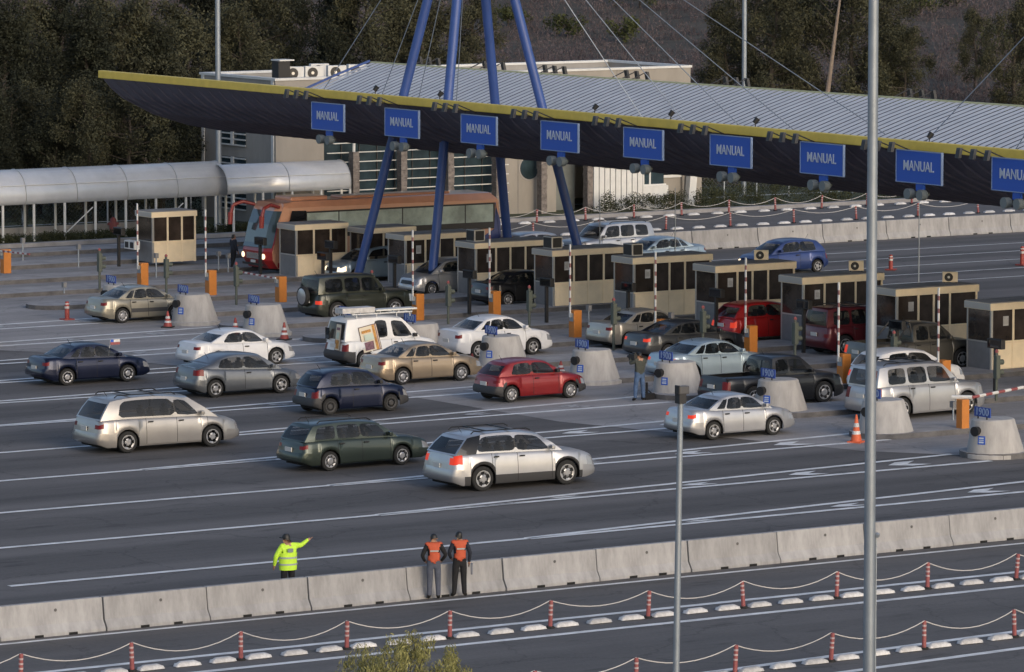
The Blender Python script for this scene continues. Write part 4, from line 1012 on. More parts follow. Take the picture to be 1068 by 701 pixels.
# ------------------------------------------------------------------ cars
def interp(pts, x):
    if x <= pts[0][0]: return pts[0][1]
    for (a, za), (c, zc) in zip(pts[:-1], pts[1:]):
        if x <= c:
            t = (x-a)/(c-a) if c > a else 1
            t = t*t*(3-2*t)*.35+t*.65
            return za+(zc-za)*t
    return pts[-1][1]
def flush(parts, root, mats_):
    out = []
    for (name, key), (vs, fs, mm) in parts.items():
        idx = sorted({i for f in fs for i in f}); mp = {i: k for k, i in enumerate(idx)}
        b = MB(); b.v = [vs[i] for i in idx]; b.mats = []
        for f, q in zip(fs, mm): b.face([mp[i] for i in f], q)
        out.append((name, key, b.build(name, root, smooth=True, ang=52)))
    return out
TY = {
 'sedan': dict(L=4.25, W=1.70, H=1.41, ro=.87, wb=2.44, R=.30, deck=[(0,.66),(.04,.695),(.15,.70),(.22,.675),(.5,.655),(.74,.645),(.80,.63),(.92,.575),(1,.50)],
   roof=[(0.3, 0.933),(0.3375, 0.9609),(0.375, 0.9806),(0.4125, 0.993),(0.45, 0.9989),(0.4875, 0.9999),(0.525, 0.994),(0.5625, 0.9759),(0.6, 0.943)], cols=[(.165,.315,'p'),(.225,.335,'g'),(.31,.365,'p'),(.325,.37,'g'),(.475,.468,'b'),(.49,.478,'g'),(.70,.585,'p'),(.775,.60,'e')],
   doors=[(.295,.485),(.485,.70)], tail=(.70,.88,.07), head=(.55,.85)),
 'coupe_sedan': dict(L=4.2, W=1.69, H=1.36, ro=.9, wb=2.45, R=.30, deck=[(0,.67),(.05,.70),(.16,.70),(.22,.67),(.5,.645),(.74,.635),(.80,.615),(.92,.56),(1,.47)],
   roof=[(0.31, 0.933),(0.3463, 0.9629),(0.3825, 0.9833),(0.4187, 0.9951),(0.455, 0.9997),(0.4912, 0.999),(0.5275, 0.9905),(0.5637, 0.9708),(0.6, 0.938)], cols=[(.15,.31,'p'),(.26,.345,'g'),(.465,.46,'b'),(.48,.47,'g'),(.69,.575,'p'),(.77,.60,'e')],
   doors=[(.465,.71)], tail=(.70,.88,.07), head=(.5,.85)),
 'hatch3': dict(L=3.75, W=1.62, H=1.42, ro=.60, wb=2.44, R=.285, deck=[(0,.60),(.03,.64),(.2,.645),(.5,.64),(.70,.635),(.76,.625),(.90,.57),(1,.49)],
   roof=[(0.14, 0.928),(0.1944, 0.958),(0.2487, 0.9793),(0.3031, 0.9926),(0.3575, 0.9989),(0.4119, 0.9999),(0.4662, 0.9934),(0.5206, 0.9737),(0.575, 0.938)], cols=[(.035,.15,'p'),(.16,.215,'g'),(.385,.375,'b'),(.405,.395,'g'),(.66,.56,'p'),(.735,.575,'e')],
   doors=[(.40,.68)], tail=(.70,.88,.06), head=(.6,.88)),
 'hatch5': dict(L=3.70, W=1.66, H=1.50, ro=.58, wb=2.37, R=.285, deck=[(0,.58),(.03,.63),(.2,.64),(.5,.63),(.72,.62),(.80,.60),(.92,.56),(1,.47)],
   roof=[(0.12, 0.933),(0.1775, 0.9623),(0.235, 0.9825),(0.2925, 0.9945),(0.35, 0.9995),(0.4075, 0.9994),(0.465, 0.992),(0.5225, 0.9739),(0.58, 0.943)], cols=[(.03,.125,'p'),(.16,.20,'g'),(.385,.38,'b'),(.40,.39,'g'),(.68,.57,'p'),(.79,.59,'e')],
   doors=[(.395,.70)], tail=(.55,.85,.05), head=(.58,.9)),
 'coupe_hatch': dict(L=4.27, W=1.77, H=1.45, ro=.75, wb=2.61, R=.31, deck=[(0,.70),(.05,.72),(.2,.68),(.4,.645),(.72,.61),(.80,.59),(.92,.53),(1,.44)],
   roof=[(0.16, 0.808),(0.215, 0.8889),(0.27, 0.9458),(0.325, 0.981),(0.38, 0.9974),(0.435, 0.9998),(0.49, 0.9946),(0.545, 0.9797),(0.6, 0.953)], cols=[(.03,.15,'p'),(.20,.25,'g'),(.44,.43,'b'),(.455,.44,'g'),(.71,.59,'p'),(.80,.61,'e')],
   doors=[(.45,.72)], tail=(.62,.98,.10), head=(.55,.9)),
 'wagon': dict(L=4.67, W=1.70, H=1.48, ro=.95, wb=2.63, R=.30, deck=[(0,.60),(.02,.635),(.2,.64),(.5,.63),(.72,.615),(.78,.60),(.92,.545),(1,.47)],
   roof=[(0.085, 0.943),(0.1481, 0.9695),(0.2112, 0.9871),(0.2744, 0.9968),(0.3375, 0.9999),(0.4006, 0.9984),(0.4638, 0.9898),(0.5269, 0.9717),(0.59, 0.943)], cols=[(.02,.095,'p'),(.085,.13,'g'),(.25,.255,'p'),(.27,.27,'g'),(.445,.435,'b'),(.46,.445,'g'),(.67,.575,'p'),(.74,.59,'e')],
   doors=[(.265,.455),(.455,.675)], tail=(.70,.88,.06), head=(.58,.88)),
 'crossover': dict(L=5.0, W=2.0, H=1.72, ro=.98, wb=2.95, R=.37, deck=[(0,.62),(.03,.655),(.2,.66),(.5,.64),(.74,.625),(.79,.61),(.93,.55),(1,.48)],
   roof=[(0.1, 0.933),(0.1625, 0.9654),(0.225, 0.9864),(0.2875, 0.9972),(0.35, 1.0),(0.4125, 0.997),(0.475, 0.9854),(0.5375, 0.9628),(0.6, 0.928)], cols=[(.02,.115,'d'),(.155,.205,'g'),(.43,.42,'b'),(.44,.43,'g'),(.68,.585,'p'),(.76,.605,'e')],
   doors=[(.26,.44),(.44,.68)], tail=(.62,1.0,.10), head=(.58,.88)),
 'minivan': dict(L=5.1, W=1.98, H=1.76, ro=1.02, wb=3.03, R=.34, deck=[(0,.58),(.03,.61),(.2,.615),(.5,.60),(.72,.585),(.80,.565),(.93,.50),(1,.43)],
   roof=[(0.09, 0.938),(0.1537, 0.9675),(0.2175, 0.9868),(0.2812, 0.9971),(0.345, 1.0),(0.4087, 0.9978),(0.4725, 0.988),(0.5363, 0.9685),(0.6, 0.938)], cols=[(.02,.10,'p'),(.135,.17,'g'),(.54,.52,'b'),(.55,.53,'g'),(.72,.60,'p'),(.84,.64,'e')],
   doors=[(.33,.545),(.545,.76)], tail=(.70,.85,.06), head=(.5,.85)),
 'suv': dict(L=4.8, W=1.88, H=1.85, ro=1.05, wb=2.86, R=.38, deck=[(0,.60),(.02,.625),(.2,.63),(.5,.62),(.74,.61),(.79,.60),(.93,.565),(.975,.545),(1,.50)],
   roof=[(0.045, 0.943),(0.1156, 0.9689),(0.1862, 0.9864),(0.2569, 0.9963),(0.3275, 0.9999),(0.3981, 0.9988),(0.4687, 0.9906),(0.5394, 0.9725),(0.61, 0.943)], cols=[(.012,.05,'p'),(.10,.11,'g'),(.26,.26,'p'),(.285,.28,'g'),(.455,.445,'p'),(.475,.46,'g'),(.685,.60,'p'),(.745,.615,'e')],
   doors=[(.28,.465),(.465,.70)], tail=(.55,.95,.05), head=(.6,.92)),
 'jeep': dict(L=4.5, W=1.76, H=1.80, ro=.85, wb=2.65, R=.38, deck=[(0,.60),(.02,.615),(.2,.62),(.5,.61),(.68,.60),(.72,.595),(.93,.585),(.975,.56),(1,.45)],
   roof=[(0.03, 0.958),(0.0987, 0.9759),(0.1675, 0.9885),(0.2362, 0.9961),(0.305, 0.9995),(0.3737, 0.9998),(0.4425, 0.9948),(0.5112, 0.9814),(0.58, 0.958)], cols=[(.01,.035,'p'),(.07,.085,'g'),(.25,.25,'p'),(.275,.275,'g'),(.43,.43,'b'),(.45,.45,'g'),(.64,.57,'p'),(.69,.585,'e')],
   doors=[(.27,.44),(.44,.66)], tail=(.45,.65,.05), head=(.6,.92)),
 'van': dict(L=4.05, W=1.68, H=1.83, ro=.80, wb=2.60, R=.30, deck=[(0,.52),(.02,.545),(.3,.55),(.6,.55),(.72,.55),(.80,.54),(.92,.49),(1,.42)],
   roof=[(0.045, 0.953),(0.1119, 0.9734),(0.1787, 0.9875),(0.2456, 0.996),(0.3125, 0.9996),(0.3794, 0.9994),(0.4462, 0.9903),(0.5131, 0.9673),(0.58, 0.928)], cols=[(.01,.05,'w'),(.30,.31,'p'),(.315,.325,'g'),(.455,.445,'p'),(.50,.475,'p'),(.515,.49,'g'),(.73,.60,'p'),(.80,.615,'e')],
   doors=[(.49,.735)], tail=(.5,.80,.05), head=(.5,.9)),
 'pickup': dict(L=5.1, W=1.80, H=1.70, ro=1.15, wb=3.0, R=.37, deck=[(0,.62),(.38,.62),(.40,.62),(.5,.62),(.72,.62),(.77,.61),(.93,.57),(.975,.545),(1,.50)],
   roof=[(0.405, 0.943),(0.4338, 0.9751),(0.4625, 0.9933),(0.4913, 0.9998),(0.52, 0.9993),(0.5488, 0.9945),(0.5775, 0.9841),(0.6062, 0.9671),(0.635, 0.943)], cols=[(.385,.405,'p'),(.41,.425,'g'),(.52,.52,'p'),(.535,.532,'g'),(.70,.625,'p'),(.755,.64,'e')],
   doors=[(.395,.53),(.53,.72)], tail=(.55,.85,.03), head=(.6,.92), bed=(.015,.375)),
}
for k_ in ('suv', 'jeep', 'van', 'pickup'): TY[k_]['roof'] = [(x_, 1-(1-z_)*.55) for x_, z_ in TY[k_]['roof']]
_wheels = {}
def wheel_meshes(Rr, style):
    k = (round(Rr, 3), style)
    if k in _wheels: return _wheels[k]
    b = MB(); wd = .20; b.lathe((0, 0, 0), [(Rr*.66, -wd/2), (Rr*.93, -wd/2), (Rr, -wd*.36), (Rr, wd*.36), (Rr*.93, wd/2), (Rr*.66, wd/2)], M_RUB, 28, 'y'); ty = b.build('wheel', smooth=True)
    b = MB(); n = 40; sp = {'five': 5, 'six': 6, 'cap': 8, 'steel': 0}[style]
    mrim = M_RIM if style != 'steel' else M_BUMP
    rings = [0, .12, .24, .34, .50, .60, .68]; vs = []
    yo = -wd/2-.004
    for r_ in rings:
        for i in range(n):
            a = 2*math.pi*i/n; vs.append((Rr*r_*math.cos(a), yo+(-.012 if r_ < .3 else 0.004 if r_ < .55 else -.01), Rr*r_*math.sin(a)))
    for k2 in range(len(rings)-1):
        for i in range(n):
            f = (k2*n+i, k2*n+(i+1) % n, (k2+1)*n+(i+1) % n, (k2+1)*n+i)
            dark = False
            if sp:
                ph = (i/n*sp) % 1
                dark = (rings[k2] >= .33 and rings[k2] < .6 and (.30 < ph < .85 if style != 'cap' else .35 < ph < .65 and rings[k2] >= .5)) or (style == 'five' and rings[k2] >= .24 and rings[k2] < .34 and .4 < ph < .7)
            b.add([vs[q] for q in f], [(0, 1, 2, 3)], M_CAVITY if dark else mrim)
    ri = b.build('rim')
    _wheels[k] = (ty, ri); col.objects.unlink(ty); col.objects.unlink(ri); bpy.data.objects.remove
    return _wheels[k]
def add_wheels(root, xs_, hw, Rr, style):
    ty, ri = wheel_meshes(Rr, style)
    for x in xs_:
        for s in (-1, 1):
            w1 = bpy.data.objects.new('wheel', ty.data); col.objects.link(w1); w1.parent = root; w1.location = (x, s*(hw-.115), Rr)
            if s > 0: w1.rotation_euler = (0, 0, math.pi)
            r1 = bpy.data.objects.new('rim', ri.data); col.objects.link(r1); r1.parent = w1; w1.rotation_euler = (0, random.uniform(0, 1), 0 if s < 0 else math.pi)
SC = 1.055
def make_car(name, label, cat, ty, paint, pos, rz=0.0, L=None, H_=None, W_=None, rim='cap', lit=False, bumper=False, clad=False, seam=True, rails=None, headlit=False, dark_pillar=True, place='wheel', plate=True, grp='cars queuing for the toll booths', gl=None, strip_=False, dirx=1):
    S = TY[ty]; L = (L or S['L'])*SC; H_ = (H_ or S['H'])*SC; W_ = (W_ or S['W'])*SC; ro, wb, Rr = S['ro']*SC*(L/SC/S['L']), S['wb']*SC*(L/SC/S['L']), S['R']*SC
    t = thing(name, label, cat, (0, 0, 0), rz, grp)
    GL = gl or M_CARG
    zb = .19*SC; hw0 = W_/2
    def wdt(x):
        a = min(1, max(0, x/(.13*L))); c = min(1, max(0, (L-x)/(.20*L)))
        return hw0*(.86+.14*math.sqrt(max(0, 1-(1-min(1, x/(.10*L)))**2))) if x < L*.5 else hw0*(.76+.24*math.sqrt(max(0, 1-(1-min(1, (L-x)/(.15*L)))**2)))
    def deck(x): return interp(S['deck'], x/L)*H_
    ax_ = [ro, ro+wb]; Ra = Rr+.065
    xs_ = set(round(v, 4) for v in np.linspace(0, L, 30)); xs_ |= {0.03, 0.09, 0.16, L-.03, L-.09, L-.18, L*S['tail'][2]*0+.30}
    for a in ax_:
        for k in range(11): xs_.add(round(a-Ra*math.cos(math.pi*k/10), 4))
        xs_ |= {a-Ra-.004, a+Ra+.004}
    drs = [(a*L, c*L) for a, c in S['doors']]
    ed = sorted({e for d in drs for e in d})
    for e in ed: xs_ |= {e-.009, e+.009}
    cabx = [S['cols'][0][0]*L, S['cols'][-1][0]*L]
    if 'bed' in S: xs_ |= {S['bed'][0]*L, S['bed'][1]*L}
    xs_ = sorted(xs_); xf = [xs_[0]]
    for v in xs_[1:]:
        if v-xf[-1] > .0035: xf.append(v)
    xs_ = xf
    fr = [0, .07, .30, .52, .70, .88, .965]
    ins = [.035, .008, 0, .002, .022, .045, .07]
    parts = {}; V = []
    def put(name_, key, f, m_):
        p = parts.setdefault((name_, key), (V, [], [])); p[1].append(f); p[2].append(m_)
    rows_ = []
    for x in xs_:
        z0 = zb
        if x < .3: z0 = zb+.10*(1-x/.3)
        if x > L-.35: z0 = zb+.06*(1-(L-x)/.35)
        for a in ax_:
            if abs(x-a) <= Ra+.0005: z0 = max(z0, Rr+math.sqrt(max(0, Ra*Ra-(x-a)**2)))
        top = deck(x); w_ = wdt(x); ring = []
        inc = cabx[0]-.02 <= x <= cabx[1]+.02
        hump = 0.0 if inc else .035
        for k, f in enumerate(fr):
            z = z0+(top-.02-z0)*f if k else z0
            arch = any(abs(x-a) < Ra+.03 for a in ax_)
            y = w_-ins[k]+(.012 if arch and k < 3 else 0)
            # front / tail curvature of the bumpers in plan and elevation
            zf = (z-zb)/max(.01, (top-zb))
            xo = 0
            if x < .5: e = (1-x/.5)**1.5; xo = e*(.10*max(0, zf-.5)**1.2*2*(0 if S['deck'][0][1] < .6 and False else 1)+.07*max(0, .25-zf)*4)
            if x > L-.6: e = (1-(L-x)/.6)**1.5; xo = -e*(.12*max(0, zf-.55)*1.6+.07*max(0, .22-zf)*4)
            if k in (1, 2): xo += (-.055*(1-x/.5)**2 if x < .5 else 0)+(.05*(1-(L-x)/.6)**2 if x > L-.6 else 0)
            ring.append((x+xo, y, z))
        z = top
        ring.append((ring[-1][0], w_-.12, z)); ring.append((ring[-1][0], w_*.55, z+hump*.7)); ring.append((ring[-1][0], 0, z+hump))
        rows_.append(ring)
    NR = len(rows_[0]); off = []
    for ring in rows_:
        o_ = len(V); off.append(o_)
        for (x, y, z) in ring: V.append((x-L/2, -y, z))
        for (x, y, z) in ring[:-1]: V.append((x-L/2, y, z))
    def vid(i, k, s): return off[i]+k if (s < 0 or k == NR-1) else off[i]+NR+k
    tl0, tl1, tlx = S['tail'][0], S['tail'][1], max(.13, S['tail'][2]*L*.6)
    hl0, hl1 = S['head']
    mt = M_TAILON if lit else M_TAIL
    mh = M_HEADON if headlit else M_HEAD
    bump_m = M_BUMP if bumper else paint
    for i in range(len(xs_)-1):
        xm = (xs_[i]+xs_[i+1])/2
        for k in range(NR-1):
            fm = (fr[k]+fr[k+1])/2 if k < len(fr)-1 else 1.0
            for s in (-1, 1):
                f = [vid(i, k, s), vid(i+1, k, s), vid(i+1, k+1, s), vid(i, k+1, s)]
                sd = 'l' if s > 0 else 'r'
                if k < len(fr):
                    side = True
                else: side = False
                if 'bed' in S and not side and S['bed'][0]*L <= xm <= S['bed'][1]*L and k >= NR-2: continue
                is_seam = seam and side and 0 < k < len(fr) and any(abs(xm-e) < .008 for e in ed)
                if is_seam: put('body', 0, f, M_SEAM); continue
                if side and xm < tlx and tl0 <= fm <= tl1: put('tail_lamp', sd, f, mt); continue
                if side and xm > L-.26*SC and hl0 <= fm <= hl1: put('head_lamp', sd, f, mh); continue
                if side and k <= 2 and (xm < .42 or xm > L-.5): put('rear_bumper' if xm < L/2 else 'front_bumper', 0, f, bump_m); continue
                if side and k <= 1 and clad: put('sill', 0, f, M_BUMP); continue
                dn = next((n_ for n_, (a, c) in enumerate(drs) if a < xm < c), None)
                if side and dn is not None and k >= 1: put('door', (dn, sd), f, M_BUMP if (strip_ and k == 2) else paint); continue
                if not side and xm > cabx[1]: put('bonnet', 0, f, paint); continue
                put('body', 0, f, paint)
    # end caps with y subdivisions
    for end in (0, len(xs_)-1):
        sgn = -1 if end == 0 else 1
        ys = [-1, -.76, -.3, .3, .76, 1]; grid_ = []
        for k in range(NR):
            x, y, z = rows_[end][min(k, NR-1)]
            if k >= len(fr): break
            line = []
            for q in ys:
                if q == -1: line.append(vid(end, k, -1)); continue
                if q == 1: line.append(vid(end, k, 1)); continue
                V.append((x-L/2+sgn*.055*(1-q*q)*(1 if k < 6 else .6), y*q, z)); line.append(len(V)-1)
            grid_.append(line)
        for k in range(len(grid_)-1):
            fm = (fr[k]+fr[k+1])/2
            for j in range(5):
                f = [grid_[k][j], grid_[k][j+1], grid_[k+1][j+1], grid_[k+1][j]]
                outer = j in (0, 4); sd = 'r' if j == 0 else 'l'
                if end == 0:
                    if outer and tl0 <= fm <= tl1: put('tail_lamp', sd, f, mt); continue
                    if k <= 2: put('rear_bumper', 0, f, bump_m); continue
                    put('tailgate', 0, f, paint); continue
                else:
                    if outer and hl0-.05 <= fm <= hl1+.06: put('head_lamp', sd, f, mh); continue
                    if not outer and k in (3, 4): put('grille', 0, f, M_BLACK); continue
                    put('front_bumper', 0, f, bump_m)
        # top lip to deck
        k = len(fr)-1; tp = [grid_[-1][j] for j in range(6)]
        lip = [vid(end, k+1, -1), vid(end, k+2, -1), vid(end, NR-1, -1), vid(end, k+2, 1), vid(end, k+1, 1)]
        f = tp+[x_ for x_ in reversed(lip)]
        put('tailgate' if end == 0 else 'front_bumper', 0, f, paint)
    # greenhouse
    cols0 = S['cols']; cols_ = []; par = []; edge = []
    for i_ in range(len(cols0)-1):
        (a0, a1, kd_), (b0, b1, _k) = cols0[i_], cols0[i_+1]; m_ = max(1, int(round((b1-a1)*L/.16)))
        fs_ = [j_/m_ for j_ in range(m_)]
        if kd_ == 'g': fs_ = sorted(set(fs_+[.05, .95]))
        for f_ in fs_:
            cols_.append((a0+(b0-a0)*f_, a1+(b1-a1)*f_, kd_)); par.append(i_)
            prevg = i_ > 0 and cols0[i_-1][2] == 'g'
            edge.append(2 if (f_ == 0 and (kd_ == 'g' or prevg)) else 1 if (kd_ == 'g' and f_ in (.05, .95)) else 0)
    cols_.append(cols0[-1]); par.append(len(cols0)-1); edge.append(0); nC = len(cols_)
    def roofz(x): return interp(S['roof'], x/L)*H_
    gv = []
    for ci_, (xb_, xr_, kd) in enumerate(cols_):
        X0, X1 = xb_*L, xr_*L; zt0 = deck(X0)-.015; ztop = roofz(X1); wb0 = wdt(X0)-.085; wr = hw0*.735
        if xb_ < .08: wb0 = min(wb0, hw0*.90); wr = hw0*.72
        ring = []
        bow = (.045 if ci_ >= nC-1 else -.03 if ci_ == 0 else 0)
        for f in (0, (.09, .13, .24)[edge[ci_]], .5, (.88, .84, .72)[edge[ci_]], 1.0):
            z = zt0+(ztop-.035-zt0)*f; y = wb0+(wr-wb0)*(f*.75+.25*f*f)+.02*math.sin(math.pi*f); ring.append((X0+(X1-X0)*f+bow*math.sin(math.pi*f), y, z))
        ring.append((X1, wr*.86, ztop-.004)); ring.append((X1, wr*.5, ztop+.012)); ring.append((X1, 0, ztop+.02)); gv.append(ring)
    NG = 8; go = []
    for ring in gv:
        go.append(len(V)); V += [(x-L/2, -y, z) for x, y, z in ring]; V += [(x-L/2, y, z) for x, y, z in ring[:-1]]
    def gid(i, k, s): return go[i]+k if (s < 0 or k == NG-1) else go[i]+NG+k
    for i in range(nC-1):
        kd = cols_[i][2]
        for k in range(NG-1):
            for s in (-1, 1):
                f = [gid(i, k, s), gid(i+1, k, s), gid(i+1, k+1, s), gid(i, k+1, s)]; sd = 'l' if s > 0 else 'r'
                if k < 4:
                    if kd == 'g' and k in (1, 2): put('side_window', (par[i], sd), f, GL)
                    elif kd == 'b' and k in (1, 2): put('pillar', (par[i], sd), f, M_BLACK if dark_pillar else paint)
                    elif kd == 'd': put('pillar', (par[i], sd), f, M_GLASS)
                    else: put('body', 1, f, paint)
                else: put('roof', 0, f, paint)
    for end, sgn, wn in ((0, -1, 'rear_window'), (nC-1, 1, 'windscreen')):
        ys = [-1, -.90, -.5, 0, .5, .90, 1]; gr = []
        bul = (.10 if end == 0 else .16)*(.5 if cols_[0][0] < .03 and end == 0 else 1)
        for k in range(5):
            x, y, z = gv[end][k]; line = []
            for q in ys:
                if abs(q) == 1: line.append(gid(end, k, -1 if q < 0 else 1)); continue
                V.append((x-L/2+sgn*bul*(1-q*q), y*q, z+(.02*(1-q*q) if k == 4 else 0))); line.append(len(V)-1)
            gr.append(line)
        for k in range(4):
            for j in range(6):
                f = [gr[k][j], gr[k][j+1], gr[k+1][j+1], gr[k+1][j]]
                if 0 < j < 5 and k in ((1, 2) if end == 0 else (0, 1, 2)): put(wn, 0, f, GL)
                else: put('body', 1, f, paint)
        rt = [gid(end, 5, -1), gid(end, 6, -1), gid(end, 7, -1), gid(end, 6, 1), gid(end, 5, 1)]
        put('roof', 0, [gr[4][j] for j in range(7)]+list(reversed(rt)), paint)
    made = flush(parts, t, None)
    for nme, key, o in made:
        if nme == 'door':
            a, c = drs[key[0]]; s = 1 if key[1] == 'l' else -1; xh = a+.16; zz = deck(xh)-.15
            h = MB(); h.box(xh-L/2-.09, xh-L/2+.09, s*(hw0-.045)-.02, s*(hw0-.045)+.045 if s > 0 else s*(hw0-.045)+.02, zz, zz+.045, M_BLACK if bumper else paint)
            h = MB(); y0 = s*(hw0-.03); h.box(xh-L/2-.09, xh-L/2+.09, min(y0, y0+s*.04), max(y0, y0+s*.04), zz, zz+.045, M_BLACK); h.build('handle', o, bevel=.008)
    u = MB(); u.box(-L/2+.25, L/2-.45, -hw0+.25, hw0-.25, .17, .55, M_CAVITY)
    u.box(-L/2+ro+Ra*.5, cabx[1]-L/2-.1, -hw0+.27, hw0-.27, .551, deck(L/2)-.12, M_CAVITY) if 'bed' not in S else None
    u.box(-L/2+ro+Ra+.04, -L/2+ro+wb-Ra-.04, -hw0+.06, hw0-.06, .2, .45, M_CAVITY); u.build('underbody', t)
    sx0 = (cols0[0][0]+cols0[0][1])/2*L-L/2; sx1 = cols0[-2][0]*L-L/2; zb_ = deck(L/2); rows2 = [sx1-.62] if 'bed' in S else [sx1-.72, sx1-1.55] if ty not in ('minivan', 'wagon', 'crossover', 'suv') else [sx1-.72, sx1-1.6]
    for xs2 in rows2:
        for yy in (-.36, .36):
            h = MB(); h.prism([(xs2, zb_-.3), (xs2+.14, zb_-.3), (xs2+.04, zb_+.16), (xs2-.06, zb_+.16)], yy*SC-.23, yy*SC+.23, M_SEAT); h.box(xs2-.06, xs2+.03, yy*SC-.11, yy*SC+.11, zb_+.17, zb_+.30, M_SEAT); h.build('seat', t, bevel=.03)
    h = MB(); h.box(sx1-.06, sx1+.1, -hw0+.3, hw0-.3, zb_-.2, zb_-.02, M_BLACK); h.tube((sx1-.2, .34, zb_-.05), (sx1-.16, .34, zb_-.03), .17, M_BLACK, 14); h.build('dashboard', t)
    add_wheels(t, [-L/2+ro, -L/2+ro+wb], hw0, Rr, rim)
    # mirrors
    xm = cols0[-2][0]*L-L/2-.02; zm = deck(cols0[-2][0]*L)+.07
    for s in (-1, 1):
        h = MB(); y0 = s*(hw0-.06); h.box(xm-.07, xm+.06, min(y0, y0+s*.2), max(y0, y0+s*.2), zm-.03, zm+.11, M_BLACK if bumper else paint); h.build('wing_mirror', t, bevel=.03)
    if plate:
        h = MB(); h.box(-L/2-.075, -L/2-.045, -.2, .2, H_*.40, H_*.40+.14, M_PLATE); h.build('number_plate', t)
        h = MB(); h.box(L/2+.04, L/2+.07, -.2, .2, .38, .50, M_PLATE); h.build('number_plate', t)
    if rails:
        zt = roofz(.4*L)-.02
        h = MB()
        for s in (-1, 1):
            h.tube((S['roof'][0][0]*L-L/2+.25, s*hw0*.66, zt+.0), (S['roof'][0][0]*L-L/2+.35, s*hw0*.66, zt+.07), .02, M_BLACK, 6)
            h.tube((S['roof'][0][0]*L-L/2+.35, s*hw0*.66, zt+.07), (S['roof'][-1][0]*L-L/2-.35, s*hw0*.66, zt+.07), .02, M_BLACK, 6)
            h.tube((S['roof'][-1][0]*L-L/2-.35, s*hw0*.66, zt+.07), (S['roof'][-1][0]*L-L/2-.2, s*hw0*.66, zt+.0), .02, M_BLACK, 6)
        if rails == 'bars':
            for q in (.25, .42): h.box(q*L-L/2-.03, q*L-L/2+.03, -hw0*.66, hw0*.66, zt+.06, zt+.09, M_BLACK)
        h.build('roof_rack', t)
    h = MB(); h.tube((S['roof'][1][0]*L-L/2, 0, roofz(S['roof'][1][0]*L)), (S['roof'][1][0]*L-L/2-.15, 0, roofz(S['roof'][1][0]*L)+.22), .008, M_BLACK, 5); h.build('antenna', t)
    if 'bed' in S:
        x0, x1 = S['bed'][0]*L-L/2, S['bed'][1]*L-L/2; zt = deck(1)-.0; wi = hw0*.55
        wi = hw0-.13
        h = MB(); wy = wi
        for s in (-1, 1): h.box(x0, x1, s*wy-.01, s*wy+.01, .62, zt, paint)
        h.box(x0, x0+.02, -wy, wy, .62, zt, paint); h.box(x1-.02, x1, -wy, wy, .62, zt, paint); h.box(x0, x1, -wy, wy, .60, .62, M_CAVITY); h.build('cargo_bed', t)
    # position
    if place == 'wheel':       # pixel of the near rear wheel's contact patch
        gx, gy = G(*pos); lx, ly = -L/2+ro, -hw0
    elif place == 'front':     # near front wheel
        gx, gy = G(*pos); lx, ly = -L/2+ro+wb, -hw0
    elif place == 'rev_rear':  # car faces -X; near rear wheel
        gx, gy = G(*pos); lx, ly = -L/2+ro, hw0
    else: gx, gy = pos; lx = ly = 0
    c_, s_ = math.cos(rz), math.sin(rz)
    t.location = (gx-(lx*c_-ly*s_), gy-(lx*s_+ly*c_), 0.017)
    t['dims'] = (L, W_, H_)
    del t['dims']
    return t, dict(L=L, W=W_, H=H_, hw=hw0, deck=deck, roofz=roofz)
def paintm(n, c, metal=.55, rough=.34): return mat(n, c, rough, metal=metal, coat=.35, var=.10, vscale=1.2)
P_NAVY = paintm('paint_navy', (.007, .012, .036)); P_WHITE = paintm('paint_white', (.62, .62, .63), 0, .35); P_GREY = paintm('paint_grey', (.13, .14, .155)); P_SILV = paintm('paint_silver', (.43, .43, .44), .6)
P_GOLD = paintm('paint_gold', (.30, .235, .165)); P_GREEN = paintm('paint_green', (.042, .056, .047)); P_RED = paintm('paint_red', (.22, .012, .014), .3); P_RED2 = paintm('paint_bright_red', (.36, .012, .012), .2)
P_LBLUE = paintm('paint_light_blue', (.34, .42, .47), .5); P_BEIGE = paintm('paint_beige', (.27, .25, .20), .5); P_BLACK = paintm('paint_black', (.014, .014, .016), .3); P_DKGREY = paintm('paint_dark_grey', (.055, .058, .062), .5)
P_OLIVE = paintm('paint_olive', (.03, .035, .026), .4); P_MAROON = paintm('paint_maroon', (.10, .012, .018), .3); P_TAUPE = paintm('paint_taupe', (.10, .095, .085), .5); P_BLUE = paintm('paint_blue', (.025, .05, .17), .4)
P_SILV2 = paintm('paint_silver_warm', (.34, .325, .31), .55); P_SILB = paintm('paint_silver_beige', (.38, .35, .30), .55); P_VWHITE = paintm('paint_van_white', (.66, .66, .66), 0, .4)
sd_ = R(-1.2)
c1, i1 = make_car('saloon_car', 'dark blue saloon car with a small flag on its window, far left of the traffic', 'car', 'sedan', P_NAVY, (70.7, 402.6), R(-1.5), rim='cap', L=4.2)
b = MB(); b.tube((.55, -.62, 1.0), (.55, -.80, 1.62), .012, M_WHITEM, 5); fl = b.build('flag', c1)
b = MB(); b.box(.55, .95, -.80, -.785, 1.42, 1.52, M_RED); b.box(.68, .95, -.80, -.785, 1.52, 1.62, M_WHITE); b.box(.55, .68, -.80, -.785, 1.52, 1.62, M_SIGN); b.build('cloth', fl)
c1['label'] = 'dark blue saloon car flying a small flag, leftmost of the queue'
make_car('saloon_car', 'white two-door saloon behind the grey hatchback at the left', 'car', 'coupe_sedan', P_WHITE, (288.6, 380.9), 0, place='front', rim='five')
make_car('hatchback_car', 'grey curved three-door hatchback with tall red tail lamps', 'car', 'coupe_hatch', P_GREY, (225.4, 415.2), R(-1), rim='five')
make_car('minivan', 'silver minivan with dark windows and roof rails, nearest at left', 'minivan', 'minivan', P_SILV2, (134, 472.9), R(-1.5), rim='five', rails='bars')
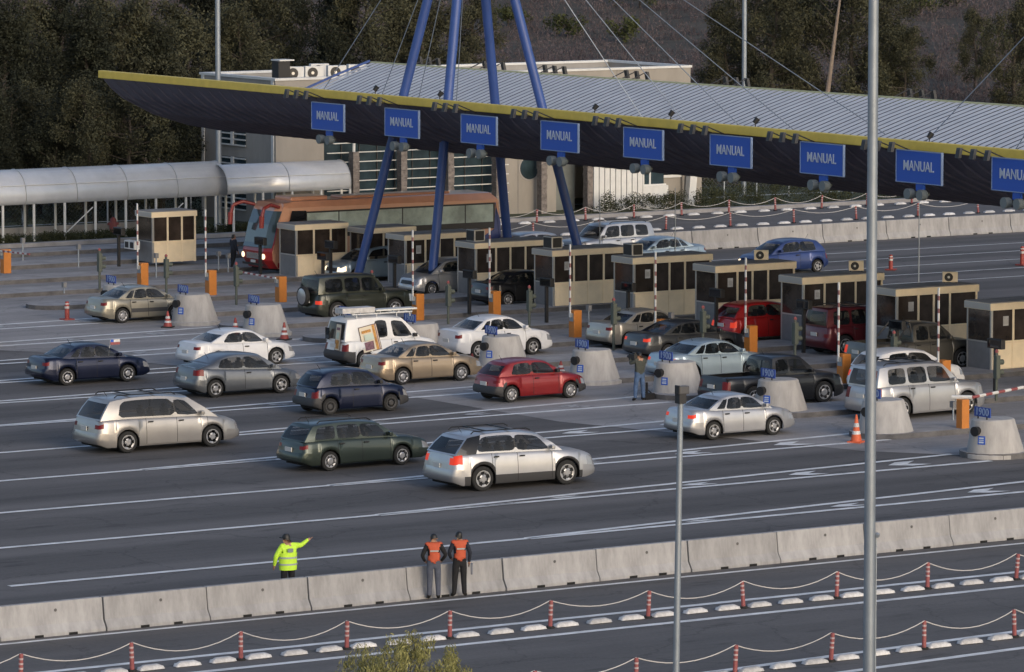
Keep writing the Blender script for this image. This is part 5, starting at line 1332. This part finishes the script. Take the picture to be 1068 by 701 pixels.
make_car('estate_car', 'dark green estate car with roof rails, centre of the near lanes', 'car', 'wagon', P_GREEN, (344.9, 491.7), R(.8), rim='cap', rails='plain')
make_car('crossover_car', 'silver crossover with dark sills and lit tail lamps, nearest the camera', 'car', 'crossover', P_SILV, (504.2, 512.8), R(-2), rim='five', clad=True, rails='bars', lit=True)
make_car('hatchback_car', 'small dark navy hatchback with steel wheels above the green estate', 'car', 'hatch5', P_NAVY, (345, 433.6), R(-1.5), rim='steel', bumper=True)
make_car('saloon_car', 'gold saloon car beside the white van', 'car', 'sedan', P_GOLD, (420.7, 402), R(-1), rim='cap', L=4.25, H_=1.42)
make_car('hatchback_car', 'dark red three-door hatchback with black bumpers, centre', 'car', 'hatch3', P_RED, (534, 420.4), 0, rim='cap', bumper=True)
make_car('saloon_car', 'white rounded saloon behind a concrete cone, centre of the queue', 'car', 'sedan', P_WHITE, (499.4, 374.3), 0, rim='five', H_=1.50, lit=False)
make_car('saloon_car', 'silver saloon with lit tail lamps behind the short grey camera pole', 'car', 'sedan', P_SILV, (745, 459.5), 0, rim='five', lit=True, L=4.18)
make_car('saloon_car', 'beige saloon with a black side strip at the far left cone', 'car', 'sedan', P_BEIGE, (128.3, 337.6), R(0), rim='cap', L=4.18, strip_=True)
make_car('saloon_car', 'silver-beige saloon stopped at the booth, behind the dark grey saloon', 'car', 'sedan', P_SILB, (656.5, 364.2), R(1), rim='cap', L=4.4)
make_car('saloon_car', 'dark grey saloon with lit tail lamps between the silver-beige and pale blue saloons', 'car', 'sedan', P_DKGREY, (697.5, 376.5), R(0), rim='cap', L=4.7, lit=True)
make_car('saloon_car', 'pale blue saloon behind the man with the camera', 'car', 'sedan', P_LBLUE, (723, 398.8), R(1), rim='cap', L=4.45, lit=True)
pk, ip = make_car('pickup_truck', 'near-black double-cab pickup with open bed behind a concrete cone', 'pickup', 'pickup', paintm('paint_charcoal', (.020, .021, .024), .4), (860, 420.5), R(1), place='front', rim='six')
make_car('suv', 'silver SUV with roof rack behind the tall lamp pole', 'suv', 'suv', P_SILV, (941.8, 438.8), R(3), rim='six', rails='bars')
make_car('hatchback_car', 'white hatchback at the booth just behind the silver SUV', 'car', 'hatch5', P_WHITE, (927, 412.0), R(0), rim='cap', L=4.1, lit=True)
make_car('hatchback_car', 'bright red hatchback with lit tail lamps stopped beside a toll booth', 'car', 'hatch5', P_RED2, (780, 358.1), R(0), rim='cap', L=4.1, H_=1.52, lit=True)
mv, im = make_car('suv', 'dark red off-road car with roof rack behind the black display post', 'suv', 'jeep', P_MAROON, (882, 371.4), R(-1), rim='six', rails='bars', L=4.2)
pk2, ip2 = make_car('pickup_truck', 'grey-brown pickup with black roll bars and lit tail lamps beside a booth', 'pickup', 'pickup', P_TAUPE, (935, 389.8), R(-1), rim='six', lit=True, H_=1.75)
b = MB()
for s in (-1, 1):
    b.tube((-.55, s*.75, 1.1), (-.62, s*.6, 1.86), .04, M_BLACK, 8); b.tube((-1.35, s*.75, 1.1), (-.66, s*.6, 1.86), .035, M_BLACK, 8)
b.tube((-.62, -.6, 1.86), (-.62, .6, 1.86), .045, M_BLACK, 8); b.build('roll_bar', pk2)
make_car('saloon_car', 'black saloon stopped beside a toll booth left of centre', 'car', 'sedan', P_BLACK, (530, 320.4), R(-1), rim='cap', L=4.4, lit=False)
jp, ij = make_car('jeep', 'dark olive boxy off-road car with a spare wheel on its tail', 'off-road car', 'jeep', P_OLIVE, (412.5, 331.5), R(0), place='front', rim='six', lit=True, L=4.6)
ty, ri = wheel_meshes(.40, 'five'); b = MB(); b.lathe((-ij['L']/2-.24, .15, 1.02), [(.40, 0), (.42, .05), (.42, .16), (.38, .2)], M_RUB, 24, 'x'); sp_ = b.build('spare_wheel', jp, smooth=True)
b = MB(); b.lathe((-ij['L']/2-.262, .15, 1.02), [(.30, 0), (.34, .02)], M_SILVER if False else P_SILV, 24, 'x'); b.build('wheel_cover', sp_, smooth=True)
kv, ik = make_car('van', 'small white van with poster panels and loaded roof rack', 'van', 'van', P_VWHITE, (380.5, 384.0), R(-1), rim='cap', bumper=True, grp='cars queuing for the toll booths')
# posters on the van: generic packaging artwork, tilted on the side and upright on the rear door
def poster(parent, cx_, cz, w_, h_, tilt, on='side'):
    b = MB(); Y = -ik['hw']-.004; c_, s_ = math.cos(tilt), math.sin(tilt)
    def q(u, v, o_): 
        a, z = u*c_-v*s_, u*s_+v*c_
        return (cx_+a, Y-o_-(.0)+max(0, (cz+z-.98))*.24, cz+z) if on == 'side' else (-ik['L']/2-.06-o_+max(0, cz+z-.95)*.155, cx_+a, cz+z)
    def rect(u0, u1, v0, v1, o_, m_): b.add([q(u0, v0, o_), q(u1, v0, o_), q(u1, v1, o_), q(u0, v1, o_)], [(0, 1, 2, 3)], m_)
    mk = mat('poster_border', (.08, .05, .05), .6); cr = mat('poster_cream', (.62, .55, .42), .6); pr = mat('poster_plum', (.20, .10, .13), .6, var=.5, vscale=12); go = mat('poster_gold', (.50, .24, .05), .6, var=.5, vscale=9); tq = mat('poster_mint', (.45, .52, .44), .6)
    rect(-w_/2, w_/2, -h_/2, h_/2, .006, mk); rect(-w_/2+.03, w_/2-.03, -h_/2+.03, h_/2-.03, .010, cr)
    rect(-w_*.3, w_*.2, -.05*h_, h_*.18, .013, tq); 
    if on == 'side': rect(w_*.22, w_*.36, -h_/2+.03, h_/2-.03, .013, go); rect(w_*.38, w_*.43, -h_/2+.03, h_/2-.03, .013, pr); rect(-w_*.36, w_*.12, -h_*.42, -h_*.10, .014, pr); rect(-w_*.38, w_*.12, h_*.24, h_*.34, .014, go)
    else: rect(-w_*.3, w_*.3, -h_*.42, -h_*.10, .014, go); rect(-w_*.3, w_*.3, h_*.26, h_*.36, .014, pr)
    return b.build('poster', parent)
poster(kv, -1.02, 1.12, .85, 1.02, R(10)); poster(kv, -.30, 1.18, .42, 1.05, R(0), on='rear')
b = MB(); zt = ik['H']+.06
for s in (-1, 1): b.tube((-1.7, s*.62, zt+.06), (1.0, s*.62, zt+.06), .03, M_WHITEM, 6)
for q in (-1.5, -.6, .3, .9): b.tube((q, -.62, zt+.06), (q, .62, zt+.06), .025, M_WHITEM, 6); b.tube((q, -.62, zt-.1), (q, -.62, zt+.06), .02, M_WHITEM, 5); b.tube((q, .62, zt-.1), (q, .62, zt+.06), .02, M_WHITEM, 5)
b.build('roof_rack', kv)
b = MB(); b.box(-.4, 1.45, -.25, .25, zt+.1, zt+.16, M_WHITEM); b.box(-2.05, -.6, -.5, .1, zt+.1, zt+.3, M_WHITE); tag(b.build('load_boards'), None); bo = bpy.data.objects[-1] if False else None
lb = [o for o in col.objects if o.name.startswith('load_boards')][0]; lb.location = kv.location; lb.rotation_euler = kv.rotation_euler; tag(lb, 'white boards lying on the roof rack of the white van', 'boards')
b = MB(); b.box(-ik['L']/2-.075, -ik['L']/2-.055, .28, .58, 1.05, 1.5, M_GLASS); b.build('rear_window', kv)
# far carriageway
make_car('suv', 'silver-white SUV driving left on the far carriageway behind a mast leg', 'suv', 'suv', P_SILV, (668, 272), R(180), place='rev_rear', rim='six', rails='plain', grp='vehicles heading left on the far carriageway', dark_pillar=True, L=4.3, H_=1.75)
make_car('hatchback_car', 'bright blue hatchback driving left on the far carriageway', 'car', 'hatch5', P_BLUE, (853, 284.5), R(181), place='rev_rear', rim='five', headlit=True, grp='vehicles heading left on the far carriageway', L=4.0)
make_car('saloon_car', 'pale silver-blue saloon half hidden behind the booth roofs', 'car', 'sedan', P_LBLUE, (722, 279.5), R(180), place='rev_rear', rim='cap', grp='vehicles heading left on the far carriageway')
make_car('saloon_car', 'silver car roof showing behind the booths left of the silver SUV', 'car', 'hatch5', P_SILV, (580, 277), R(180), place='rev_rear', rim='cap', grp='vehicles heading left on the far carriageway', L=4.1)
make_car('hatchback_car', 'small silver car facing left between two booths behind the blue mast', 'car', 'hatch5', P_SILV, (500, 306), R(180), place='rev_rear', rim='cap', grp='vehicles heading left through the booths', L=3.7)
make_car('saloon_car', 'pale blue car with lit headlamps facing left behind the green jeep', 'car', 'hatch5', P_LBLUE, (425, 292), R(180), place='rev_rear', rim='cap', headlit=True, grp='vehicles heading left through the booths', L=4.0)
make_car('saloon_car', 'white car only its nose showing at the left edge of the frame', 'car', 'sedan', P_WHITE, (-22, 361), R(0), place='front', rim='cap')

# ------------------------------------------------------------------ coach
P_CO = paintm('paint_coach_orange', (.58, .28, .17), .0, .3); P_CR = paintm('paint_coach_red', (.28, .012, .010), 0, .35)
M_CGL = mat('coach_glass', (.50, .60, .54), .18, spec=.7, var=.5, vscale=.5)
gx, gy = G(279, 289.5)
bus = thing('coach', 'large red and orange coach with curved mirrors waiting at the left booths', 'coach', (gx, gy+1.3, .02))
M_ARM = mat('mirror_red', (.26, .035, .03), .4)
BLn, BHt, BW = 12.9, 3.62, 1.3
b = MB()
prof = [(0.30, .35), (.0, .75), (-.02, 1.15), (.10, 1.5), (.32, 2.4), (.62, 3.15), (.95, 3.35), (1.6, 3.42), (BLn-.5, 3.42), (BLn-.1, 3.1), (BLn, 1.2), (BLn-.05, .4)]
n = len(prof)
def ins_(z): return .0 if z < 2.9 else .10 if z < 3.38 else .22
ys = [(-1, .0), (-.86, 1)]
vs = []
for (x, z) in prof: vs.append((x+ (.28 if x < .9 else 0), -BW+ins_(z), z))
for (x, z) in prof: vs.append((x+ (.28 if x < .9 else 0), BW-ins_(z), z))
vc1 = [(x-(0 if x < .9 else 0), -BW*.72, z+(.02 if z > 3.3 else 0)) for x, z in prof]; vc2 = [(x, BW*.72, z+(.02 if z > 3.3 else 0)) for x, z in prof]
allv = vs[:n]+vc1+vc2+vs[n:]
b.add(allv, [(k*n+i, k*n+i+1, (k+1)*n+i+1, (k+1)*n+i) for k in range(3) for i in range(n-1)], P_CR)
b.add(vs[:n], [tuple(range(n))], P_CO); b.add(vs[n:], [tuple(range(n))], P_CO)
body = b.build('body', bus)
me = body.data
me.materials.clear(); me.materials.append(P_CR); me.materials.append(P_CO)
for p in me.polygons:
    c_ = p.center; p.material_index = 0 if (c_.x < 1.2 and c_.z < 2.2) else 1
b = MB(); y = -BW-.008
b.add([(.95, y, 1.75), (2.1, y, 1.75), (2.1, y, 3.0), (1.35, y+.02, 3.02)], [(0, 1, 2, 3)], M_GLASS); b.build('driver_window', bus)
wx = [2.15, 3.9, 5.65, 7.4, 9.15, 10.9, 12.5]
for a, c in zip(wx[:-1], wx[1:]):
    b = MB(); b.box(a, c-.06, -BW-.012, -BW-.002, 1.80, 2.88, M_CGL); o = b.build('side_window', bus)
b = MB(); b.box(2.1, 12.55, -BW-.006, -BW-.001, 1.72, 2.96, M_BLACK); b.box(2.15, 12.45, -BW-.018, -BW-.013, 1.76, 2.05, M_BLACK); b.build('window_band', bus)
b = MB(); b.box(.55, BLn-.05, -BW-.012, -BW-.004, .40, .62, P_CR); b.box(2.6, 9.0, -BW-.010, -BW-.004, .62, .68, P_BLACK); b.build('side_skirt', bus)
b = MB(); b.lathe((8.2, -BW-.012, 1.25), [(.42, 0), (.42, .01)], mat('green_emblem', (.05, .20, .04), .5), 20, 'y'); o = b.build('green_emblem', bus); o.scale = (1, 1, .35); o.location = (0, 0, .85)
b = MB(); b.add([(10.9, -BW-.009, .62), (BLn-.02, -BW-.009, .62), (BLn-.03, -BW-.009, 2.0), (BLn-.35, -BW-.009, 2.95), (12.6, -BW-.009, 2.95), (12.5, -BW-.009, 1.7), (11.6, -BW-.009, 1.2)], [tuple(range(7))], mat('coach_blue', (.04, .06, .20), .4)); b.build('tail_graphic', bus)
# windscreen follows the front profile
b = MB(); pr_ = [(.0, 1.32), (.10-.02, 1.52), (.30, 2.4), (.56, 3.02)]
L_ = []
for (x, z) in pr_:
    L_.append([(x+.25, -BW+.03, z), (x-.015, -BW*.72, z), (x-.02, 0, z), (x-.015, BW*.72, z), (x+.25, BW-.03, z)])
fl_ = [p for r_ in L_ for p in r_]; b.add(fl_, [(i*5+j, i*5+j+1, (i+1)*5+j+1, (i+1)*5+j) for i in range(3) for j in range(4)], mat('coach_screen', (.05, .075, .08), .08, spec=.8)); b.build('windscreen', bus)
for s in (-1, 1):
    b = MB(); b.lathe((-.03, s*.92, .92), [(.13, 0), (.13, .05)], M_HEADON, 14, 'x'); b.build('headlamp', bus)
    b = MB(); pts = [(.75, s*1.1, 3.2), (.2, s*1.3, 3.35), (-.25, s*1.42, 3.2), (-.38, s*1.45, 2.75)]
    for p, q in zip(pts[:-1], pts[1:]): b.tube(p, q, .08, M_ARM, 10)
    b.tube((-.38, s*1.45, 2.85), (-.40, s*1.45, 2.3), .13, M_ARM, 12, r2=.11); b.build('mirror_arm', bus, smooth=True)
b = MB(); b.box(-.05, -.02, -.55, .55, .78, 1.06, M_CHROME); b.build('grille', bus); b = MB(); b.box(-.04, -.0, -.95, .95, .48, .58, M_BLACK); b.build('air_intake', bus)
b = MB(); b.box(-.03, .0, -.2, .2, .60, .72, M_PLATE); b.build('number_plate', bus)
b = MB(); b.box(1.6, 3.6, -.75, .75, 3.42, 3.62, P_CO); b.box(4.5, 10.5, -.55, .55, 3.42, 3.55, P_CO); b.build('roof_fairing', bus, bevel=.06)
add_wheels(bus, [2.6, 9.2], BW, .5, 'steel')
b = MB(); b.box(.6, BLn-.4, -BW+.1, BW-.1, .25, .5, M_CAVITY); b.build('underbody', bus)

# ------------------------------------------------------------------ people
def person(loc, rz, label, pose, cols, hs=1.0, extra=None, cap=False):
    """local +Y is the way the body faces; pose gives joint positions"""
    J = dict(pel=(0, 0, .93), sp=(0, .01, 1.12), ch=(0, .0, 1.33), nk=(0, 0, 1.47), hd=(0, .02, 1.58), ht=(0, .01, 1.70),
             hl=(-.095, 0, .88), kl=(-.11, .02, .49), al=(-.12, -.01, .09), tl=(-.135, .15, .035), hr=(.095, 0, .88), kr=(.11, .02, .49), ar=(.12, -.01, .09), tr=(.135, .15, .035),
             sl=(-.17, 0, 1.40), el=(-.25, -.03, 1.14), wl=(-.24, .08, .92), fl=(-.23, .12, .83), sr=(.17, 0, 1.40), er=(.25, -.03, 1.14), wr=(.24, .08, .92), fr=(.23, .12, .83))
    J.update(pose)
    RD = dict(pel=(.155, .115), sp=(.145, .105), ch=(.165, .115), nk=(.058, .058), hd=(.082, .098), ht=(.075, .085), hl=(.108, .11), kl=(.078, .082), al=(.062, .066), tl=(.04, .035), hr=(.108, .11), kr=(.078, .082), ar=(.062, .066), tr=(.04, .035),
              sl=(.075, .075), el=(.052, .052), wl=(.036, .036), fl=(.035, .03), sr=(.075, .075), er=(.052, .052), wr=(.036, .036), fr=(.035, .03))
    if cols.get('bulk'):
        for k in ('pel', 'sp', 'ch', 'sl', 'sr', 'el', 'er', 'wl', 'wr'): RD[k] = tuple(v*cols['bulk'] for v in RD[k])
    names = list(J); ix = {k: i for i, k in enumerate(names)}
    E = [('pel', 'sp'), ('sp', 'ch'), ('ch', 'nk'), ('nk', 'hd'), ('hd', 'ht'), ('pel', 'hl'), ('hl', 'kl'), ('kl', 'al'), ('al', 'tl'), ('pel', 'hr'), ('hr', 'kr'), ('kr', 'ar'), ('ar', 'tr'), ('ch', 'sl'), ('sl', 'el'), ('el', 'wl'), ('wl', 'fl'), ('ch', 'sr'), ('sr', 'er'), ('er', 'wr'), ('wr', 'fr')]
    me = bpy.data.meshes.new('person'); me.from_pydata([J[k] for k in names], [(ix[a], ix[c]) for a, c in E], [])
    o = bpy.data.objects.new('person', me); col.objects.link(o)
    sk = o.modifiers.new('skin', 'SKIN'); sk.use_smooth_shade = True
    for i, k in enumerate(names):
        me.skin_vertices[0].data[i].radius = RD[k]; me.skin_vertices[0].data[i].use_root = (k == 'pel')
    ss = o.modifiers.new('sub', 'SUBSURF'); ss.levels = 2; ss.render_levels = 2
    dg = bpy.context.evaluated_depsgraph_get(); dg.update()
    m2 = bpy.data.meshes.new_from_object(o.evaluated_get(dg)); bpy.data.objects.remove(o)
    m2.name = 'person'; m2.materials.clear()
    order = ['skin', 'trousers', 'top', 'shoes']
    for k in order: m2.materials.append(cols.get(k, M_SKIN))
    segs = [(Vector(J[a]), Vector(J[c]), a, c) for a, c in E]
    def near(p):
        best = None
        for a, c, na, nc in segs:
            d = c-a; t = max(0, min(1, (p-a).dot(d)/max(1e-6, d.length_squared))); q = (p-(a+d*t)).length
            if best is None or q < best[0]: best = (q, na, nc, t)
        return best
    vest_faces = []; hair_faces = []
    for p in m2.polygons:
        p.use_smooth = True
        q, na, nc, t = near(p.center); k = 0
        if (na, nc) in (('hd', 'ht'), ('nk', 'hd')) or (na, nc) == ('ch', 'nk') and t > .75: k = 0
        elif nc in ('tl', 'tr') or (nc in ('al', 'ar') and t > .93): k = 3
        elif nc in ('kl', 'kr', 'al', 'ar') or (nc in ('hl', 'hr')): k = 1
        elif nc in ('fl', 'fr'): k = 0
        elif (na, nc) == ('pel', 'sp') and t < .15: k = 1
        else: k = 2
        p.material_index = k
        if (na, nc) in (('pel', 'sp'), ('sp', 'ch'), ('ch', 'nk'), ('ch', 'sl'), ('ch', 'sr')) and p.center.z > 0.95 and p.center.z < J['nk'][2]-.0: vest_faces.append(p.index)
        hd = Vector(J['hd']); 
        if k == 0 and p.center.z > hd[2]-.06 and (p.center.z > hd[2]+.07 or p.center.y < hd[1]-.0) and nc in ('ht', 'hd'): hair_faces.append(p.index)
    body = bpy.data.objects.new('person', m2); col.objects.link(body)
    body.location = (loc[0], loc[1], loc[2] if len(loc) > 2 else .012); body.rotation_euler = (0, 0, rz); body.scale = (hs, hs, hs)
    tag(body, label, 'person')
    def shell(faces, off_, m_, nm):
        b = MB(); idx = sorted({i for f in faces for i in m2.polygons[f].vertices}); mp = {i: k for k, i in enumerate(idx)}
        b.v = [tuple(m2.vertices[i].co+m2.vertices[i].normal*off_) for i in idx]
        for f in faces: b.face([mp[i] for i in m2.polygons[f].vertices], m_)
        return b.build(nm, body, smooth=True, ang=80)
    if cols.get('vest'):
        v_ = shell(vest_faces, .018, cols['vest'], 'safety_vest')
        s_ = v_.modifiers.new('s', 'SOLIDIFY'); s_.thickness = .008
        if cols.get('band'):
            b = MB(); b.box(-.11, .11, -.150, -.143, 1.25, 1.285, cols['band']); b.build('reflective_band', v_)
    if hair_faces: shell(hair_faces, .014, cols.get('hair', M_BLACK), 'hair')
    # face: nose and ears
    hd = Vector(J['hd']); b = MB(); b.tube(hd+Vector((0, .085, .02)), hd+Vector((0, .115, -.02)), .014, M_SKIN, 6, r2=.018); 
    for s in (-1, 1): b.tube(hd+Vector((s*.078, 0, .03)), hd+Vector((s*.082, -.005, -.03)), .016, M_SKIN, 6)
    for s in (-1, 1): b.tube(hd+Vector((s*.03, .082, .03)), hd+Vector((s*.03, .092, .03)), .010, M_BLACK, 6)
    b.tube(hd+Vector((-.02, .088, -.05)), hd+Vector((.02, .088, -.05)), .006, M_RED, 5)
    b.build('face', body)
    # fingers
    for wn_, fn in (('wl', 'fl'), ('wr', 'fr')):
        w0, f0 = Vector(J[wn_]), Vector(J[fn]); d = (f0-w0).normalized(); sd2 = d.cross(Vector((1, 0, 0))); sd2 = sd2.normalized() if sd2.length > .1 else Vector((0, 1, 0)); b = MB(); 
        for k in range(4):
            st_ = f0+sd2*(k-1.5)*.018-d*.005; ln_ = [.065, .075, .07, .055][k]; mid = st_+d*ln_*.55; tip = mid+(d*.8+Vector((0, .5, 0))*.5).normalized()*ln_*.45
            b.tube(st_, mid, .0095, M_SKIN if not cols.get('glove') else cols['glove'], 6, r2=.009); b.tube(mid, tip, .009, M_SKIN, 6, r2=.007)
        th = w0.lerp(f0, .4)+sd2*.03; b.tube(th, th+d*.035+sd2*.025, .011, M_SKIN, 6, r2=.009); b.build('hand', body)
    return body, J
M_VEST = mat('orange_vest', (.48, .085, .035), .75, var=.12, vscale=9); M_HIVIS = mat('hivis_yellow', (.50, .78, .05), .7, var=.10, vscale=8, emit=None)
M_NAVYC = mat('navy_cloth', (.018, .022, .035), .9, var=.3, vscale=8); M_JEAN = mat('grey_jeans', (.075, .085, .115), .9, var=.25, vscale=8); M_BLKC = mat('black_cloth', (.012, .012, .014), .9, var=.3, vscale=8)
M_JEANB = mat('blue_jeans', (.07, .12, .22), .9, var=.3, vscale=8); M_OLC = mat('olive_jacket', (.055, .06, .05), .9, var=.3, vscale=8); M_BAND = mat('reflective_tape', (.30, .34, .34), .4); M_SHOE = mat('shoe', (.012, .011, .011), .6)
away = -R(33)   # facing away from the camera
HS = 1.06
x, y = G(452.5, 625.5); person((x, y), away+R(8), 'person in orange vest and grey jeans, left of the pair at the barrier',
    dict(el=(-.30, -.02, 1.14), wl=(-.22, .16, .98), fl=(-.15, .20, .93), er=(.31, -.05, 1.15), wr=(.22, .14, .98), fr=(.15, .19, .93), kl=(-.10, .02, .49), al=(-.12, 0, .09), tl=(-.13, .15, .03), ar=(.11, -.04, .09), tr=(.13, .10, .03)),
    dict(skin=M_SKIN, trousers=M_JEAN, top=M_BLKC, shoes=M_SHOE, vest=M_VEST, band=M_BAND, bulk=1.08), HS)
x, y = G(479.5, 623.0); p2_, J2 = person((x, y), away+R(14), 'person in orange vest and black trousers, right of the pair at the barrier',
    dict(hd=(-.02, .03, 1.58), el=(-.28, .0, 1.15), wl=(-.20, .16, 1.0), fl=(-.15, .2, .95), er=(.27, -.04, 1.14), wr=(.26, .04, .90), fr=(.26, .06, .82), al=(-.14, .02, .09), tl=(-.20, .12, .035), kl=(-.12, .03, .49), ar=(.12, -.02, .09), tr=(.2, .12, .035)),
    dict(skin=M_SKIN, trousers=M_BLKC, top=M_NAVYC, shoes=M_SHOE, vest=M_VEST, band=M_BAND, bulk=1.05), HS)
b = MB(); b.box(-.03, .03, -.06, .12, .62, .92, mat('grey_plastic_bag', (.16, .17, .20), .6)); bg_ = b.build('shoulder_bag', bevel=.02); bg_.location = (p2_.location.x+.33*math.cos(away), p2_.location.y+.33*math.sin(away), .01); bg_.rotation_euler = (0, 0, away); tag(bg_, 'small grey bag held by the right-hand vested person', 'bag')
x, y = G(300.5, 626.5); hv, JH = person((x, y+.0), away+R(25), 'person in bright yellow reflective jacket and black cap, arm raised pointing right, behind the barrier',
    dict(pel=(0, 0, .93), el=(-.33, .02, 1.15), wl=(-.33, .12, .92), fl=(-.33, .16, .84), sr=(.18, 0, 1.42), er=(.40, .08, 1.40), wr=(.60, .10, 1.53), fr=(.68, .11, 1.56), hd=(-.03, .04, 1.58)),
    dict(skin=M_SKIN, trousers=M_BLKC, top=M_HIVIS, shoes=M_SHOE, bulk=1.28, hair=M_BLACK), 1.05)
b = MB()
n = 24
def bandring(z, rx_, ry_, hgt, m_=M_BAND):
    vs = []
    for zz in (z, z+hgt):
        for i in range(n): a = 2*math.pi*i/n; vs.append((rx_*math.cos(a), ry_*math.sin(a)+.0, zz))
    b.add(vs, [(i, (i+1) % n, n+(i+1) % n, n+i) for i in range(n)], m_)
# skirt of the jacket, reaching over the hips, with two grey bands
vs = []; lv = [(.235, .185, .80), (.245, .19, .95), (.24, .175, 1.10), (.245, .17, 1.25)]
for rx_, ry_, z in lv:
    for i in range(n): a = 2*math.pi*i/n; vs.append((rx_*math.cos(a), ry_*math.sin(a), z))
b.add(vs, [(k*n+i, k*n+(i+1) % n, (k+1)*n+(i+1) % n, (k+1)*n+i) for k in range(3) for i in range(n)], M_HIVIS)
jk = b.build('jacket_skirt', hv, smooth=True, ang=80)
b = MB(); bandring(.93, .252, .197, .045); bandring(1.10, .248, .184, .045); b.build('reflective_band', jk)
b = MB(); b.box(-.075, .075, -.178, -.170, 1.27, 1.37, mat('badge_grey', (.16, .20, .20), .5)); b.build('back_badge', hv)
b = MB(); b.lathe((-.03, .03, 1.62), [(.108, 0), (.105, .06), (.06, .12)], M_BLACK, 16); b.prism([(-.115, .08), (.055, .08), (.03, .21), (-.09, .21)], 1.62, 1.64, M_BLACK, axis='z'); cp = b.build('cap', hv, smooth=True)
cp.rotation_euler = (0, 0, R(30))
x, y = G(667, 418.5); cmn, JC = person((x, y), away+R(30), 'person in olive jacket and blue jeans filming with a shoulder camera beside a concrete cone',
    dict(el=(-.30, .14, 1.30), wl=(-.20, .24, 1.48), fl=(-.16, .28, 1.52), er=(.30, .12, 1.30), wr=(.20, .24, 1.46), fr=(.15, .28, 1.5), al=(-.17, 0, .09), tl=(-.22, .13, .035), kl=(-.14, .03, .49), ar=(.16, -.02, .09), tr=(.2, .12, .035), kr=(.14, .02, .49)),
    dict(skin=M_SKIN, trousers=M_JEANB, top=M_OLC, shoes=M_SHOE, bulk=1.15, hair=M_BLACK), 1.05)
b = MB(); b.box(-.24, -.10, -.02, .38, 1.48, 1.72, M_BLACK); b.tube((-.17, .38, 1.6), (-.17, .52, 1.6), .06, M_BLACK, 12); b.box(-.21, -.13, .0, .2, 1.72, 1.78, M_BLACK)
vc = b.build('video_camera', bevel=.01); vc.location = cmn.location; vc.rotation_euler = cmn.rotation_euler; tag(vc, 'black shoulder video camera held by the person in the olive jacket', 'video camera')
x, y = G(676, 417); b = MB(); b.box(-.22, .22, -.14, .14, 0, .22, M_BLKC); b.tube((-.15, 0, .22), (0, 0, .34), .02, M_BLKC, 6); b.tube((0, 0, .34), (.15, 0, .22), .02, M_BLKC, 6); b.tube((-.05, .02, .1), (-.05, .02, .62), .05, M_BLKC, 8)
bb = b.build('camera_bag', bevel=.02); bb.location = (x, y, .02); tag(bb, 'black camera bag on the road at the feet of the person filming', 'bag')
x, y = G(243.5, 282.5); person((x, y, .02), away-R(50), 'person in dark clothes standing at the front of the coach', dict(el=(-.28, .05, 1.16), wl=(-.15, .24, 1.15), fl=(-.08, .28, 1.15), ar=(.10, -.22, .12), kr=(.1, -.06, .5), tr=(.12, -.06, .04)),
    dict(skin=M_SKIN, trousers=M_BLKC, top=M_NAVYC, shoes=M_SHOE, bulk=1.08, hair=M_BLACK), 1.0)
for o_ in bpy.data.objects:
    if o_.parent is None and 'label' in o_:
        n_ = len(o_['label'].split())
        if n_ > 16 or n_ < 4: print('LABEL', n_, o_['label'])
